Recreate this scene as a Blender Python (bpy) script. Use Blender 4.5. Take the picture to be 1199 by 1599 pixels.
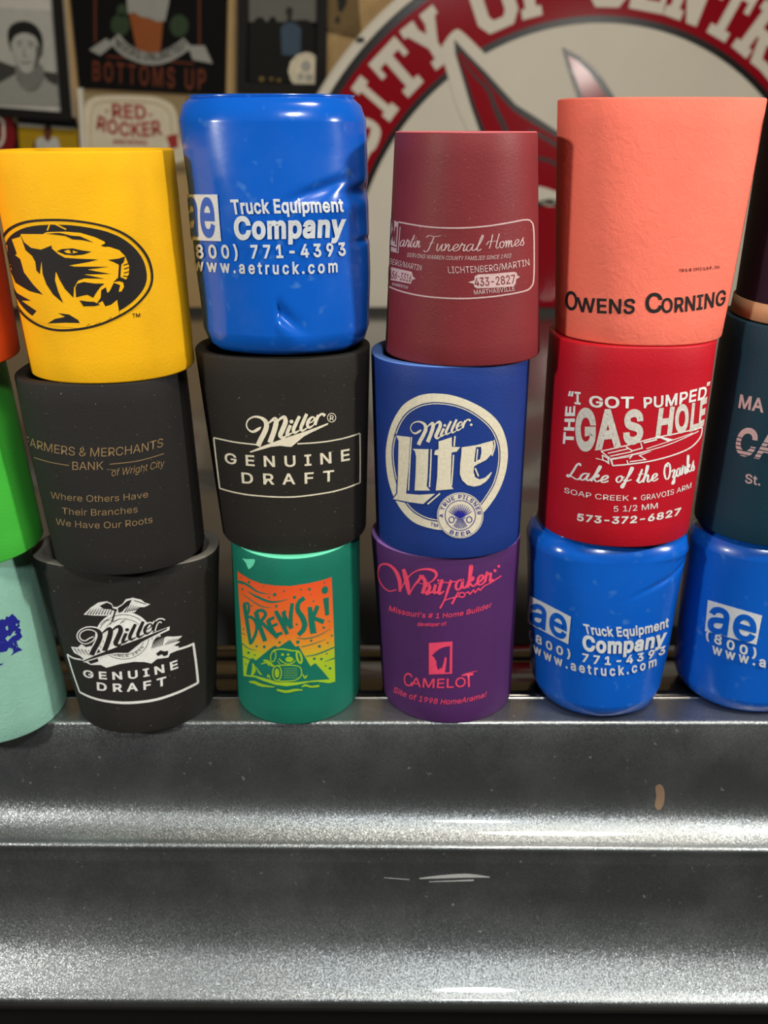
import bpy, bmesh, math, random
from mathutils import Vector, noise, geometry

random.seed(7)
sc = bpy.context.scene
for _o in list(bpy.data.objects):
    bpy.data.objects.remove(_o, do_unlink=True)
C = sc.collection

# ------------------------------------------------------------------ camera
FPX = 1470.0                       # focal length in pixels of the 1199 x 1599 frame
TH = math.radians(22.2)            # tilt below the horizontal
CAMY, CAMH = -0.49, 0.316
cam = bpy.data.cameras.new('camera')
camo = bpy.data.objects.new('camera', cam)
C.objects.link(camo)
camo.location = (0, CAMY, CAMH)
camo.rotation_euler = (math.pi / 2 - TH, 0, 0)
cam.sensor_fit = 'VERTICAL'
cam.sensor_height = 24.0
cam.lens = 24.0 * FPX / 1599.0
cam.clip_start = 0.01
cam.dof.use_dof = True
cam.dof.focus_distance = 0.46
cam.dof.aperture_fstop = 6.0
sc.camera = camo

# ------------------------------------------------------------------ light
sc.view_settings.view_transform = 'Standard'
sc.view_settings.look = 'None'
sc.view_settings.exposure = 0.0
sc.view_settings.gamma = 1.0
sc.view_settings.use_curve_mapping = False
w = bpy.data.worlds.new('room_light')
sc.world = w
w.use_nodes = True
w.node_tree.nodes['Background'].inputs['Color'].default_value = (1.0, 0.9, 0.78, 1)
w.node_tree.nodes['Background'].inputs['Strength'].default_value = 0.035


def lamp(name, loc, target, size, power, color, spot=None):
    l = bpy.data.lights.new(name, 'AREA')
    l.shape = 'DISK'
    l.size = size
    l.energy = power
    l.color = color
    o = bpy.data.objects.new(name, l)
    C.objects.link(o)
    o.location = loc
    d = Vector(target) - Vector(loc)
    o.rotation_euler = d.to_track_quat('-Z', 'Y').to_euler()
    return o


lamp('key_lamp', (0.20, -0.95, 1.02), (0, 0, 0.1), 0.14, 6.3, (0.98, 0.99, 0.96))
lamp('side_lamp', (-0.74, -0.62, 0.46), (0, 0, 0.18), 0.07, 5.0, (1.0, 0.95, 0.86))
lamp('low_lamp', (0.66, -0.31, 0.50), (0, 0, 0.18), 0.06, 4.4, (1.0, 0.95, 0.86))
lamp('room_lamp', (0.6, -0.6, 2.5), (0.1, 1.4, 0.3), 0.5, 36.0, (1.0, 0.89, 0.73))

# ------------------------------------------------------------------ picture geometry helpers
CT, ST = math.cos(TH), math.sin(TH)
CAMP = Vector((0, CAMY, CAMH))


def depth(Y, Z):
    return (Y - CAMY) * CT + (CAMH - Z) * ST


def ray(px, py):
    x = (px - 600) / FPX
    u = (800 - py) / FPX
    return Vector((x, CT + u * ST, -ST + u * CT))


def z_of(py, Y):
    a = TH + math.atan((py - 800) / FPX)
    return CAMH - (Y - CAMY) * math.tan(a)


def y_of(py, Z):
    a = TH + math.atan((py - 800) / FPX)
    return (CAMH - Z) / math.tan(a) + CAMY


def on_y(px, py, Y):
    r = ray(px, py)
    return CAMP + r * ((Y - CAMY) / r.y)


# ------------------------------------------------------------------ materials
def new_mat(name):
    m = bpy.data.materials.new(name)
    m.use_nodes = True
    nt = m.node_tree
    return m, nt, nt.nodes['Principled BSDF']


def srgb(r, g, b):
    f = lambda v: (v / 255 / 12.92) if v <= 10 else ((v / 255 + 0.055) / 1.055) ** 2.4
    return (f(r), f(g), f(b), 1)


def foam_mat(name, col, rough=0.75, spec=0.3, grain=0.35, scale=900, wear=0.0, specks=0.0):
    m, nt, p = new_mat(name)
    N, L = nt.nodes, nt.links
    p.inputs['Roughness'].default_value = rough
    p.inputs['Specular IOR Level'].default_value = spec
    tc = N.new('ShaderNodeTexCoord')
    n1 = N.new('ShaderNodeTexNoise'); n1.inputs['Scale'].default_value = scale; n1.inputs['Detail'].default_value = 3
    n2 = N.new('ShaderNodeTexNoise'); n2.inputs['Scale'].default_value = 60; n2.inputs['Detail'].default_value = 4
    L.new(tc.outputs['Object'], n1.inputs['Vector']); L.new(tc.outputs['Object'], n2.inputs['Vector'])
    mx = N.new('ShaderNodeMix'); mx.data_type = 'RGBA'
    mx.inputs[6].default_value = tuple(c * 0.86 for c in col[:3]) + (1,)
    mx.inputs[7].default_value = tuple(min(1, c * 1.08) for c in col[:3]) + (1,)
    L.new(n2.outputs['Fac'], mx.inputs[0])
    out = mx.outputs[2]
    if specks > 0:
        v = N.new('ShaderNodeTexNoise'); v.inputs['Scale'].default_value = 800; v.inputs['Detail'].default_value = 1
        L.new(tc.outputs['Object'], v.inputs['Vector'])
        r = N.new('ShaderNodeValToRGB'); r.color_ramp.elements[0].position = 0.76 - specks * 0.02
        r.color_ramp.elements[1].position = 0.86 - specks * 0.02
        L.new(v.outputs['Fac'], r.inputs['Fac'])
        m2 = N.new('ShaderNodeMix'); m2.data_type = 'RGBA'
        L.new(r.outputs['Color'], m2.inputs[0]); L.new(out, m2.inputs[6])
        m2.inputs[7].default_value = (0.30, 0.27, 0.23, 1)
        out = m2.outputs[2]
    L.new(out, p.inputs['Base Color'])
    b = N.new('ShaderNodeBump'); b.inputs['Strength'].default_value = grain; b.inputs['Distance'].default_value = 0.0004
    L.new(n1.outputs['Fac'], b.inputs['Height'])
    last = b
    if wear > 0:
        n3 = N.new('ShaderNodeTexNoise'); n3.inputs['Scale'].default_value = 190; n3.inputs['Detail'].default_value = 6
        n3.inputs['Distortion'].default_value = 1.2
        L.new(tc.outputs['Object'], n3.inputs['Vector'])
        b2 = N.new('ShaderNodeBump'); b2.inputs['Strength'].default_value = wear; b2.inputs['Distance'].default_value = 0.0012
        L.new(n3.outputs['Fac'], b2.inputs['Height']); L.new(b.outputs['Normal'], b2.inputs['Normal'])
        last = b2
    L.new(last.outputs['Normal'], p.inputs['Normal'])
    return m


def vinyl_mat(name, col):
    m, nt, p = new_mat(name)
    N, L = nt.nodes, nt.links
    tc = N.new('ShaderNodeTexCoord')
    n = N.new('ShaderNodeTexNoise'); n.inputs['Scale'].default_value = 45; n.inputs['Detail'].default_value = 5
    L.new(tc.outputs['Object'], n.inputs['Vector'])
    mr = N.new('ShaderNodeMapRange'); mr.inputs['From Min'].default_value = 0.35; mr.inputs['From Max'].default_value = 0.7
    mr.inputs['To Min'].default_value = 0.16; mr.inputs['To Max'].default_value = 0.34
    L.new(n.outputs['Fac'], mr.inputs['Value']); L.new(mr.outputs['Result'], p.inputs['Roughness'])
    v = N.new('ShaderNodeTexNoise'); v.inputs['Scale'].default_value = 150; v.inputs['Detail'].default_value = 1
    L.new(tc.outputs['Object'], v.inputs['Vector'])
    r = N.new('ShaderNodeValToRGB'); r.color_ramp.elements[0].position = 0.66; r.color_ramp.elements[1].position = 0.95
    L.new(v.outputs['Fac'], r.inputs['Fac'])
    mx = N.new('ShaderNodeMix'); mx.data_type = 'RGBA'
    mx.inputs[6].default_value = col
    mx.inputs[7].default_value = (0.08, 0.24, 0.60, 1)
    L.new(r.outputs['Color'], mx.inputs[0]); L.new(mx.outputs[2], p.inputs['Base Color'])
    b = N.new('ShaderNodeBump'); b.inputs['Strength'].default_value = 0.25; b.inputs['Distance'].default_value = 0.0006
    L.new(n.outputs['Fac'], b.inputs['Height']); L.new(b.outputs['Normal'], p.inputs['Normal'])
    p.inputs['Coat Weight'].default_value = 0.25
    p.inputs['Coat Roughness'].default_value = 0.12
    return m


def ink_mat(name, col, rough=0.6, worn=0.0, emit=None):
    m, nt, p = new_mat(name)
    N, L = nt.nodes, nt.links
    p.inputs['Roughness'].default_value = rough
    p.inputs['Specular IOR Level'].default_value = 0.3
    tc = N.new('ShaderNodeTexCoord')
    n = N.new('ShaderNodeTexNoise'); n.inputs['Scale'].default_value = 700; n.inputs['Detail'].default_value = 3
    L.new(tc.outputs['Object'], n.inputs['Vector'])
    mx = N.new('ShaderNodeMix'); mx.data_type = 'RGBA'
    mx.inputs[6].default_value = tuple(c * (0.80 - worn * 0.3) for c in col[:3]) + (1,)
    mx.inputs[7].default_value = tuple(min(1, c * 1.12) for c in col[:3]) + (1,)
    L.new(n.outputs['Fac'], mx.inputs[0]); L.new(mx.outputs[2], p.inputs['Base Color'])
    b = N.new('ShaderNodeBump'); b.inputs['Strength'].default_value = 0.25; b.inputs['Distance'].default_value = 0.0003
    L.new(n.outputs['Fac'], b.inputs['Height']); L.new(b.outputs['Normal'], p.inputs['Normal'])
    return m


def plain_mat(name, col, rough=0.5, spec=0.15, metallic=0.0, bump=0.0, bscale=80, coat=0.0):
    m, nt, p = new_mat(name)
    N, L = nt.nodes, nt.links
    p.inputs['Roughness'].default_value = rough
    p.inputs['Specular IOR Level'].default_value = spec
    p.inputs['Metallic'].default_value = metallic
    p.inputs['Coat Weight'].default_value = coat
    p.inputs['Coat Roughness'].default_value = 0.08
    tc = N.new('ShaderNodeTexCoord')
    n = N.new('ShaderNodeTexNoise'); n.inputs['Scale'].default_value = bscale; n.inputs['Detail'].default_value = 5
    L.new(tc.outputs['Object'], n.inputs['Vector'])
    mx = N.new('ShaderNodeMix'); mx.data_type = 'RGBA'
    mx.inputs[6].default_value = tuple(c * 0.85 for c in col[:3]) + (1,)
    mx.inputs[7].default_value = tuple(min(1, c * 1.1) for c in col[:3]) + (1,)
    L.new(n.outputs['Fac'], mx.inputs[0]); L.new(mx.outputs[2], p.inputs['Base Color'])
    if bump:
        b = N.new('ShaderNodeBump'); b.inputs['Strength'].default_value = bump; b.inputs['Distance'].default_value = 0.002
        L.new(n.outputs['Fac'], b.inputs['Height']); L.new(b.outputs['Normal'], p.inputs['Normal'])
    return m


def paint_mat():
    """dark grey metallic car paint: flakes, clear coat, a film of dust with specks and smears"""
    m, nt, p = new_mat('metallic_grey_paint')
    N, L = nt.nodes, nt.links
    tc = N.new('ShaderNodeTexCoord')
    vo = N.new('ShaderNodeTexVoronoi'); vo.inputs['Scale'].default_value = 2600
    L.new(tc.outputs['Object'], vo.inputs['Vector'])
    sub = N.new('ShaderNodeVectorMath'); sub.operation = 'SUBTRACT'; sub.inputs[1].default_value = (0.5, 0.5, 0.5)
    L.new(vo.outputs['Color'], sub.inputs[0])
    scl = N.new('ShaderNodeVectorMath'); scl.operation = 'SCALE'; scl.inputs['Scale'].default_value = 0.30
    L.new(sub.outputs[0], scl.inputs[0])
    geo = N.new('ShaderNodeNewGeometry')
    add = N.new('ShaderNodeVectorMath'); add.operation = 'ADD'
    L.new(geo.outputs['Normal'], add.inputs[0]); L.new(scl.outputs[0], add.inputs[1])
    nm = N.new('ShaderNodeVectorMath'); nm.operation = 'NORMALIZE'
    L.new(add.outputs[0], nm.inputs[0]); L.new(nm.outputs[0], p.inputs['Normal'])
    # dust specks
    n = N.new('ShaderNodeTexNoise'); n.inputs['Scale'].default_value = 260; n.inputs['Detail'].default_value = 2
    L.new(tc.outputs['Object'], n.inputs['Vector'])
    r = N.new('ShaderNodeValToRGB'); r.color_ramp.elements[0].position = 0.70; r.color_ramp.elements[1].position = 0.80
    L.new(n.outputs['Fac'], r.inputs['Fac'])
    big = N.new('ShaderNodeTexNoise'); big.inputs['Scale'].default_value = 14; big.inputs['Detail'].default_value = 8
    big.inputs['Roughness'].default_value = 0.65
    L.new(tc.outputs['Object'], big.inputs['Vector'])
    r2 = N.new('ShaderNodeValToRGB'); r2.color_ramp.elements[0].position = 0.45; r2.color_ramp.elements[1].position = 0.85
    r2.color_ramp.elements[1].color = (0.35, 0.35, 0.35, 1)
    L.new(big.outputs['Fac'], r2.inputs['Fac'])
    mxf = N.new('ShaderNodeMath'); mxf.operation = 'MAXIMUM'
    L.new(r.outputs['Color'], mxf.inputs[0]); L.new(r2.outputs['Color'], mxf.inputs[1])
    sc_ = N.new('ShaderNodeMath'); sc_.operation = 'MULTIPLY'; sc_.inputs[1].default_value = 0.55
    L.new(mxf.outputs[0], sc_.inputs[0])
    mx = N.new('ShaderNodeMix'); mx.data_type = 'RGBA'
    mx.inputs[6].default_value = (0.255, 0.28, 0.295, 1)
    mx.inputs[7].default_value = (0.30, 0.28, 0.25, 1)
    L.new(sc_.outputs[0], mx.inputs[0]); L.new(mx.outputs[2], p.inputs['Base Color'])
    met = N.new('ShaderNodeMath'); met.operation = 'SUBTRACT'; met.inputs[0].default_value = 0.92
    L.new(sc_.outputs[0], met.inputs[1]); L.new(met.outputs[0], p.inputs['Metallic'])
    p.inputs['Roughness'].default_value = 0.37
    p.inputs['Coat Weight'].default_value = 0.8
    p.inputs['Coat Roughness'].default_value = 0.05
    return m


def _font():
    """the plain grotesque face that ships inside Blender; the built-in face if it is missing"""
    import os
    try:
        p = os.path.join(bpy.utils.resource_path('LOCAL'), 'datafiles', 'fonts', 'Inter.woff2')
        return bpy.data.fonts.load(p)
    except Exception:
        return None


FONT = _font()


def _capheight():
    cu = bpy.data.curves.new('tmp', 'FONT')
    cu.body = 'H'
    if FONT: cu.font = FONT
    o = bpy.data.objects.new('tmp', cu)
    C.objects.link(o)
    bpy.context.view_layer.update()
    h = o.dimensions.y
    bpy.data.objects.remove(o)
    bpy.data.curves.remove(cu)
    return h


# ------------------------------------------------------------------ object helpers
def link(name, me, mat=None, parent=None):
    o = bpy.data.objects.new(name, me)
    C.objects.link(o)
    if mat is not None:
        for mm in (mat if isinstance(mat, (list, tuple)) else [mat]):
            me.materials.append(mm)
    if parent is not None:
        o.parent = parent
        o.matrix_parent_inverse = parent.matrix_basis.inverted()
    return o


def tag(o, label=None, cat=None, group=None, kind=None):
    if label: o['label'] = label
    if cat: o['category'] = cat
    if group: o['group'] = group
    if kind: o['kind'] = kind
    return o


def empty(name, loc):
    o = bpy.data.objects.new(name, None)
    o.empty_display_size = 0.02
    C.objects.link(o)
    o.location = loc
    return o


def mesh_from(name, verts, faces, smooth=False):
    me = bpy.data.meshes.new(name)
    me.from_pydata([tuple(v) for v in verts], [], faces)
    me.update()
    if smooth:
        me.polygons.foreach_set('use_smooth', [True] * len(me.polygons))
    return me


def box_bm(bm, x0, x1, y0, y1, z0, z1):
    vs = [bm.verts.new(p) for p in ((x0, y0, z0), (x1, y0, z0), (x1, y1, z0), (x0, y1, z0),
                                    (x0, y0, z1), (x1, y0, z1), (x1, y1, z1), (x0, y1, z1))]
    for f in ((0, 3, 2, 1), (4, 5, 6, 7), (0, 1, 5, 4), (1, 2, 6, 5), (2, 3, 7, 6), (3, 0, 4, 7)):
        bm.faces.new([vs[i] for i in f])


def box(name, x0, x1, y0, y1, z0, z1, mat, parent=None, bevel=0.0):
    bm = bmesh.new()
    box_bm(bm, x0, x1, y0, y1, z0, z1)
    if bevel:
        bmesh.ops.bevel(bm, geom=bm.edges[:], offset=bevel, segments=2, affect='EDGES', profile=0.5)
    me = bpy.data.meshes.new(name)
    bm.to_mesh(me); bm.free()
    return link(name, me, mat, parent)


# ------------------------------------------------------------------ flat artwork: lists of (verts2d, faces) in a 2-D frame
def catmull(pts, closed=False, n=6):
    out = []
    L_ = len(pts)
    rng = range(L_) if closed else range(L_ - 1)
    for i in rng:
        if closed:
            p0, p1, p2, p3 = pts[(i - 1) % L_], pts[i], pts[(i + 1) % L_], pts[(i + 2) % L_]
        else:
            p0, p1, p2, p3 = pts[max(i - 1, 0)], pts[i], pts[i + 1], pts[min(i + 2, L_ - 1)]
        for k in range(n):
            t = k / n
            out.append(tuple(0.5 * ((2 * b) + (-a + c) * t + (2 * a - 5 * b + 4 * c - d) * t * t + (-a + 3 * b - 3 * c + d) * t ** 3)
                             for a, b, c, d in zip(p0, p1, p2, p3)))
    if not closed:
        out.append(tuple(pts[-1]))
    return out


def curve_fill(loops):
    """fill closed 2-D loops (even-odd) into verts, faces"""
    cu = bpy.data.curves.new('tmp', 'CURVE')
    cu.dimensions = '2D'
    cu.fill_mode = 'FRONT'
    for lp in loops:
        s = cu.splines.new('POLY')
        s.points.add(len(lp) - 1)
        for q, p in zip(s.points, lp):
            q.co = (p[0], p[1], 0, 1)
        s.use_cyclic_u = True
    o = bpy.data.objects.new('tmp', cu)
    me = o.to_mesh()
    v = [(p.co.x, p.co.y) for p in me.vertices]
    f = [tuple(p.vertices) for p in me.polygons]
    o.to_mesh_clear()
    bpy.data.objects.remove(o)
    bpy.data.curves.remove(cu)
    return v, f


def A_poly(*loops, smooth=False, n=5):
    return curve_fill([catmull(l, True, n) if smooth else l for l in loops])


def A_oval(cx, cy, rx, ry, rot=0, hole=None, n=48):
    def ring(a, b):
        c_, s_ = math.cos(math.radians(rot)), math.sin(math.radians(rot))
        return [(cx + a * math.cos(t) * c_ - b * math.sin(t) * s_, cy + a * math.cos(t) * s_ + b * math.sin(t) * c_)
                for t in [2 * math.pi * i / n for i in range(n)]]
    return curve_fill([ring(rx, ry)] + ([ring(rx - hole, ry - hole)] if hole else []))


def A_stroke(pts, w, smooth=True, closed=False, n=6):
    """ribbon; w is a number or one width per point"""
    if not isinstance(w, (list, tuple)):
        w = [w] * len(pts)
    q = [(p[0], p[1], ww) for p, ww in zip(pts, w)]
    if smooth and len(q) > 2:
        q = catmull(q, closed, n)
    elif closed:
        q = q[:]
    m = len(q)
    V, Fc = [], []
    for i in range(m):
        if closed:
            a, b = q[i - 1], q[(i + 1) % m]
        else:
            a, b = q[max(i - 1, 0)], q[min(i + 1, m - 1)]
        dx, dy = b[0] - a[0], b[1] - a[1]
        l = math.hypot(dx, dy) or 1
        nx, ny = -dy / l, dx / l
        h = q[i][2] / 2
        if not smooth and (closed or 0 < i < m - 1):
            d1 = (q[i][0] - a[0], q[i][1] - a[1]); d2 = (b[0] - q[i][0], b[1] - q[i][1])
            l1, l2 = math.hypot(*d1) or 1, math.hypot(*d2) or 1
            n1 = (-d1[1] / l1, d1[0] / l1); n2 = (-d2[1] / l2, d2[0] / l2)
            bx, by = n1[0] + n2[0], n1[1] + n2[1]
            bl = math.hypot(bx, by) or 1
            nx, ny = bx / bl, by / bl
            h = h / max(0.4, nx * n1[0] + ny * n1[1])
        V += [(q[i][0] + nx * h, q[i][1] + ny * h), (q[i][0] - nx * h, q[i][1] - ny * h)]
    for i in range(m - (0 if closed else 1)):
        j = (i + 1) % m
        Fc.append((2 * i, 2 * i + 1, 2 * j + 1, 2 * j))
    return V, Fc


CAPH = _capheight()


def glyph_loops(cu_obj):
    """closed outlines of a text object"""
    dg = bpy.context.evaluated_depsgraph_get()
    me = cu_obj.evaluated_get(dg).to_mesh()
    V = [(p.co.x, p.co.y) for p in me.vertices]
    nb = {}
    for e in me.edges:
        a, b = e.vertices
        nb.setdefault(a, []).append(b); nb.setdefault(b, []).append(a)
    cu_obj.evaluated_get(dg).to_mesh_clear()
    loops, seen = [], set()
    for s0 in sorted(nb):
        if s0 in seen:
            continue
        loop, prev, cur = [s0], None, s0
        seen.add(s0)
        while True:
            nx = [k for k in nb[cur] if k != prev and k not in seen]
            if not nx:
                break
            nx = [min(nx)] if prev is None else nx
            prev, cur = cur, nx[0]
            seen.add(cur); loop.append(cur)
        pts = []
        for i in loop:
            if not pts or math.hypot(V[i][0] - pts[-1][0], V[i][1] - pts[-1][1]) > 2e-4:
                pts.append(V[i])
        if len(pts) > 2:
            loops.append(pts)
    return loops


def area2(l):
    return sum(l[i - 1][0] * l[i][1] - l[i][0] * l[i - 1][1] for i in range(len(l)))


def inside(p, l):
    c = False
    for i in range(len(l)):
        (x1, y1), (x2, y2) = l[i - 1], l[i]
        if (y1 > p[1]) != (y2 > p[1]) and p[0] < (x2 - x1) * (p[1] - y1) / (y2 - y1) + x1:
            c = not c
    return c


def fill_glyphs(loops, b):
    """outlines of like winding overlap freely, opposite winding cuts the hole; b thickens the strokes"""
    if not loops:
        return [], []
    sg = max(loops, key=lambda l: abs(area2(l)))
    sgn = 1 if area2(sg) > 0 else -1
    outs = [l for l in loops if area2(l) * sgn > 0]
    holes = [l for l in loops if area2(l) * sgn <= 0]
    own = {}
    for h in holes:
        c = [k for k, o in enumerate(outs) if inside(h[0], o)]
        if c:
            own.setdefault(min(c, key=lambda k: abs(area2(outs[k]))), []).append(h)
    arts = [curve_fill([o] + own.get(k, [])) for k, o in enumerate(outs)]
    if b > 0:
        arts += [A_stroke(l, 2 * b, smooth=False, closed=True) for l in loops]
    return join_art(arts)


def A_text(s, bl, br, tl=None, tr=None, h=None, bold=0.0, sag=0.0, spacing=1.0, slant=0.0, squeeze=0.0):
    """lettering between the baseline ends bl and br; sag bends the baseline (down the picture is +)"""
    cu = bpy.data.curves.new('tmp', 'FONT')
    cu.body = s
    if FONT: cu.font = FONT
    cu.space_character = spacing + bold * 1.2
    cu.resolution_u = 3
    cu.fill_mode = 'NONE'
    cu.size = 1.0
    o = bpy.data.objects.new('tmp', cu)
    C.objects.link(o)
    bpy.context.view_layer.update()
    loops = glyph_loops(o)
    bpy.data.objects.remove(o)
    bpy.data.curves.remove(cu)
    bold = max(0.0, bold) * 0.55
    V, Fc = fill_glyphs(loops, bold)
    if not V:
        return [], []
    x0 = min(v[0] for v in V); x1 = max(v[0] for v in V)
    cap = CAPH + bold
    if tl is None:
        dx, dy = br[0] - bl[0], br[1] - bl[1]
        l = math.hypot(dx, dy)
        nx, ny = dy / l, -dx / l
        tl = (bl[0] + nx * h, bl[1] + ny * h)
        tr = (br[0] + nx * h, br[1] + ny * h)
    out = []
    for x, y in V:
        u = (x - x0) / (x1 - x0)
        v = y / cap
        u0 = u
        if squeeze:
            u = u + squeeze * u * (1 - u)
        bx = bl[0] + (br[0] - bl[0]) * u; by = bl[1] + (br[1] - bl[1]) * u
        tx = tl[0] + (tr[0] - tl[0]) * u; ty = tl[1] + (tr[1] - tl[1]) * u
        X = bx + (tx - bx) * v + slant * v * math.hypot(tx - bx, ty - by)
        Y = by + (ty - by) * v + sag * 4 * u0 * (1 - u0)
        out.append((X, Y))
    return out, Fc


def join_art(arts):
    V, Fc = [], []
    for v, f in arts:
        o = len(V)
        V += list(v)
        Fc += [tuple(i + o for i in q) for q in f]
    return V, Fc


def xf(art, x0, y0, s):
    """from the frame of a zoomed crop to picture pixels"""
    return [(x0 + p[0] / s, y0 + p[1] / s) for p in art[0]], art[1]


_n = [0]


def apply_art(name, art, mapper, mat, parent, step=6.0, stepy=None):
    """lay flat artwork on a surface: cut it fine enough to follow the curve, then map every vertex"""
    V, Fc = art
    if not V:
        return None
    bm = bmesh.new()
    vs = [bm.verts.new((p[0], p[1], 0)) for p in V]
    for q in Fc:
        if len(set(q)) < 3:
            continue
        try:
            bm.faces.new([vs[i] for i in q])
        except ValueError:
            pass
    xs = [p[0] for p in V]; ys = [p[1] for p in V]
    if step:
        k = math.floor(min(xs) / step) + 1
        while k * step < max(xs):
            bmesh.ops.bisect_plane(bm, geom=bm.verts[:] + bm.edges[:] + bm.faces[:], plane_co=(k * step, 0, 0), plane_no=(1, 0, 0))
            k += 1
    if stepy:
        k = math.floor(min(ys) / stepy) + 1
        while k * stepy < max(ys):
            bmesh.ops.bisect_plane(bm, geom=bm.verts[:] + bm.edges[:] + bm.faces[:], plane_co=(0, k * stepy, 0), plane_no=(0, 1, 0))
            k += 1
    # overlapping strokes of one print sit a hair apart, so that no two faces coincide
    comp = {}
    for v0 in bm.verts:
        if v0 in comp:
            continue
        k = _n[0]
        _n[0] += 1
        stack = [v0]; comp[v0] = k
        while stack:
            a = stack.pop()
            for e in a.link_edges:
                b_ = e.other_vert(a)
                if b_ not in comp:
                    comp[b_] = k; stack.append(b_)
    base = min(comp.values())
    for v, k in comp.items():
        p = mapper(v.co.x, v.co.y)
        d = (CAMP - p)
        v.co = p + d.normalized() * ((k - base) % 12) * 7e-6 * max(1.0, d.length * 2)
    # face the viewer side
    bmesh.ops.recalc_face_normals(bm, faces=bm.faces[:])
    bm.normal_update()
    ref = CAMP
    for f in bm.faces:
        if f.normal.dot(ref - f.calc_center_median()) < 0:
            f.normal_flip()
    me = bpy.data.meshes.new(name)
    bm.to_mesh(me); bm.free()
    me.polygons.foreach_set('use_smooth', [True] * len(me.polygons))
    return link(name, me, mat, parent)
# ------------------------------------------------------------------ foam can coolers
R0 = 0.0405
WALL = 0.0062


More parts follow.
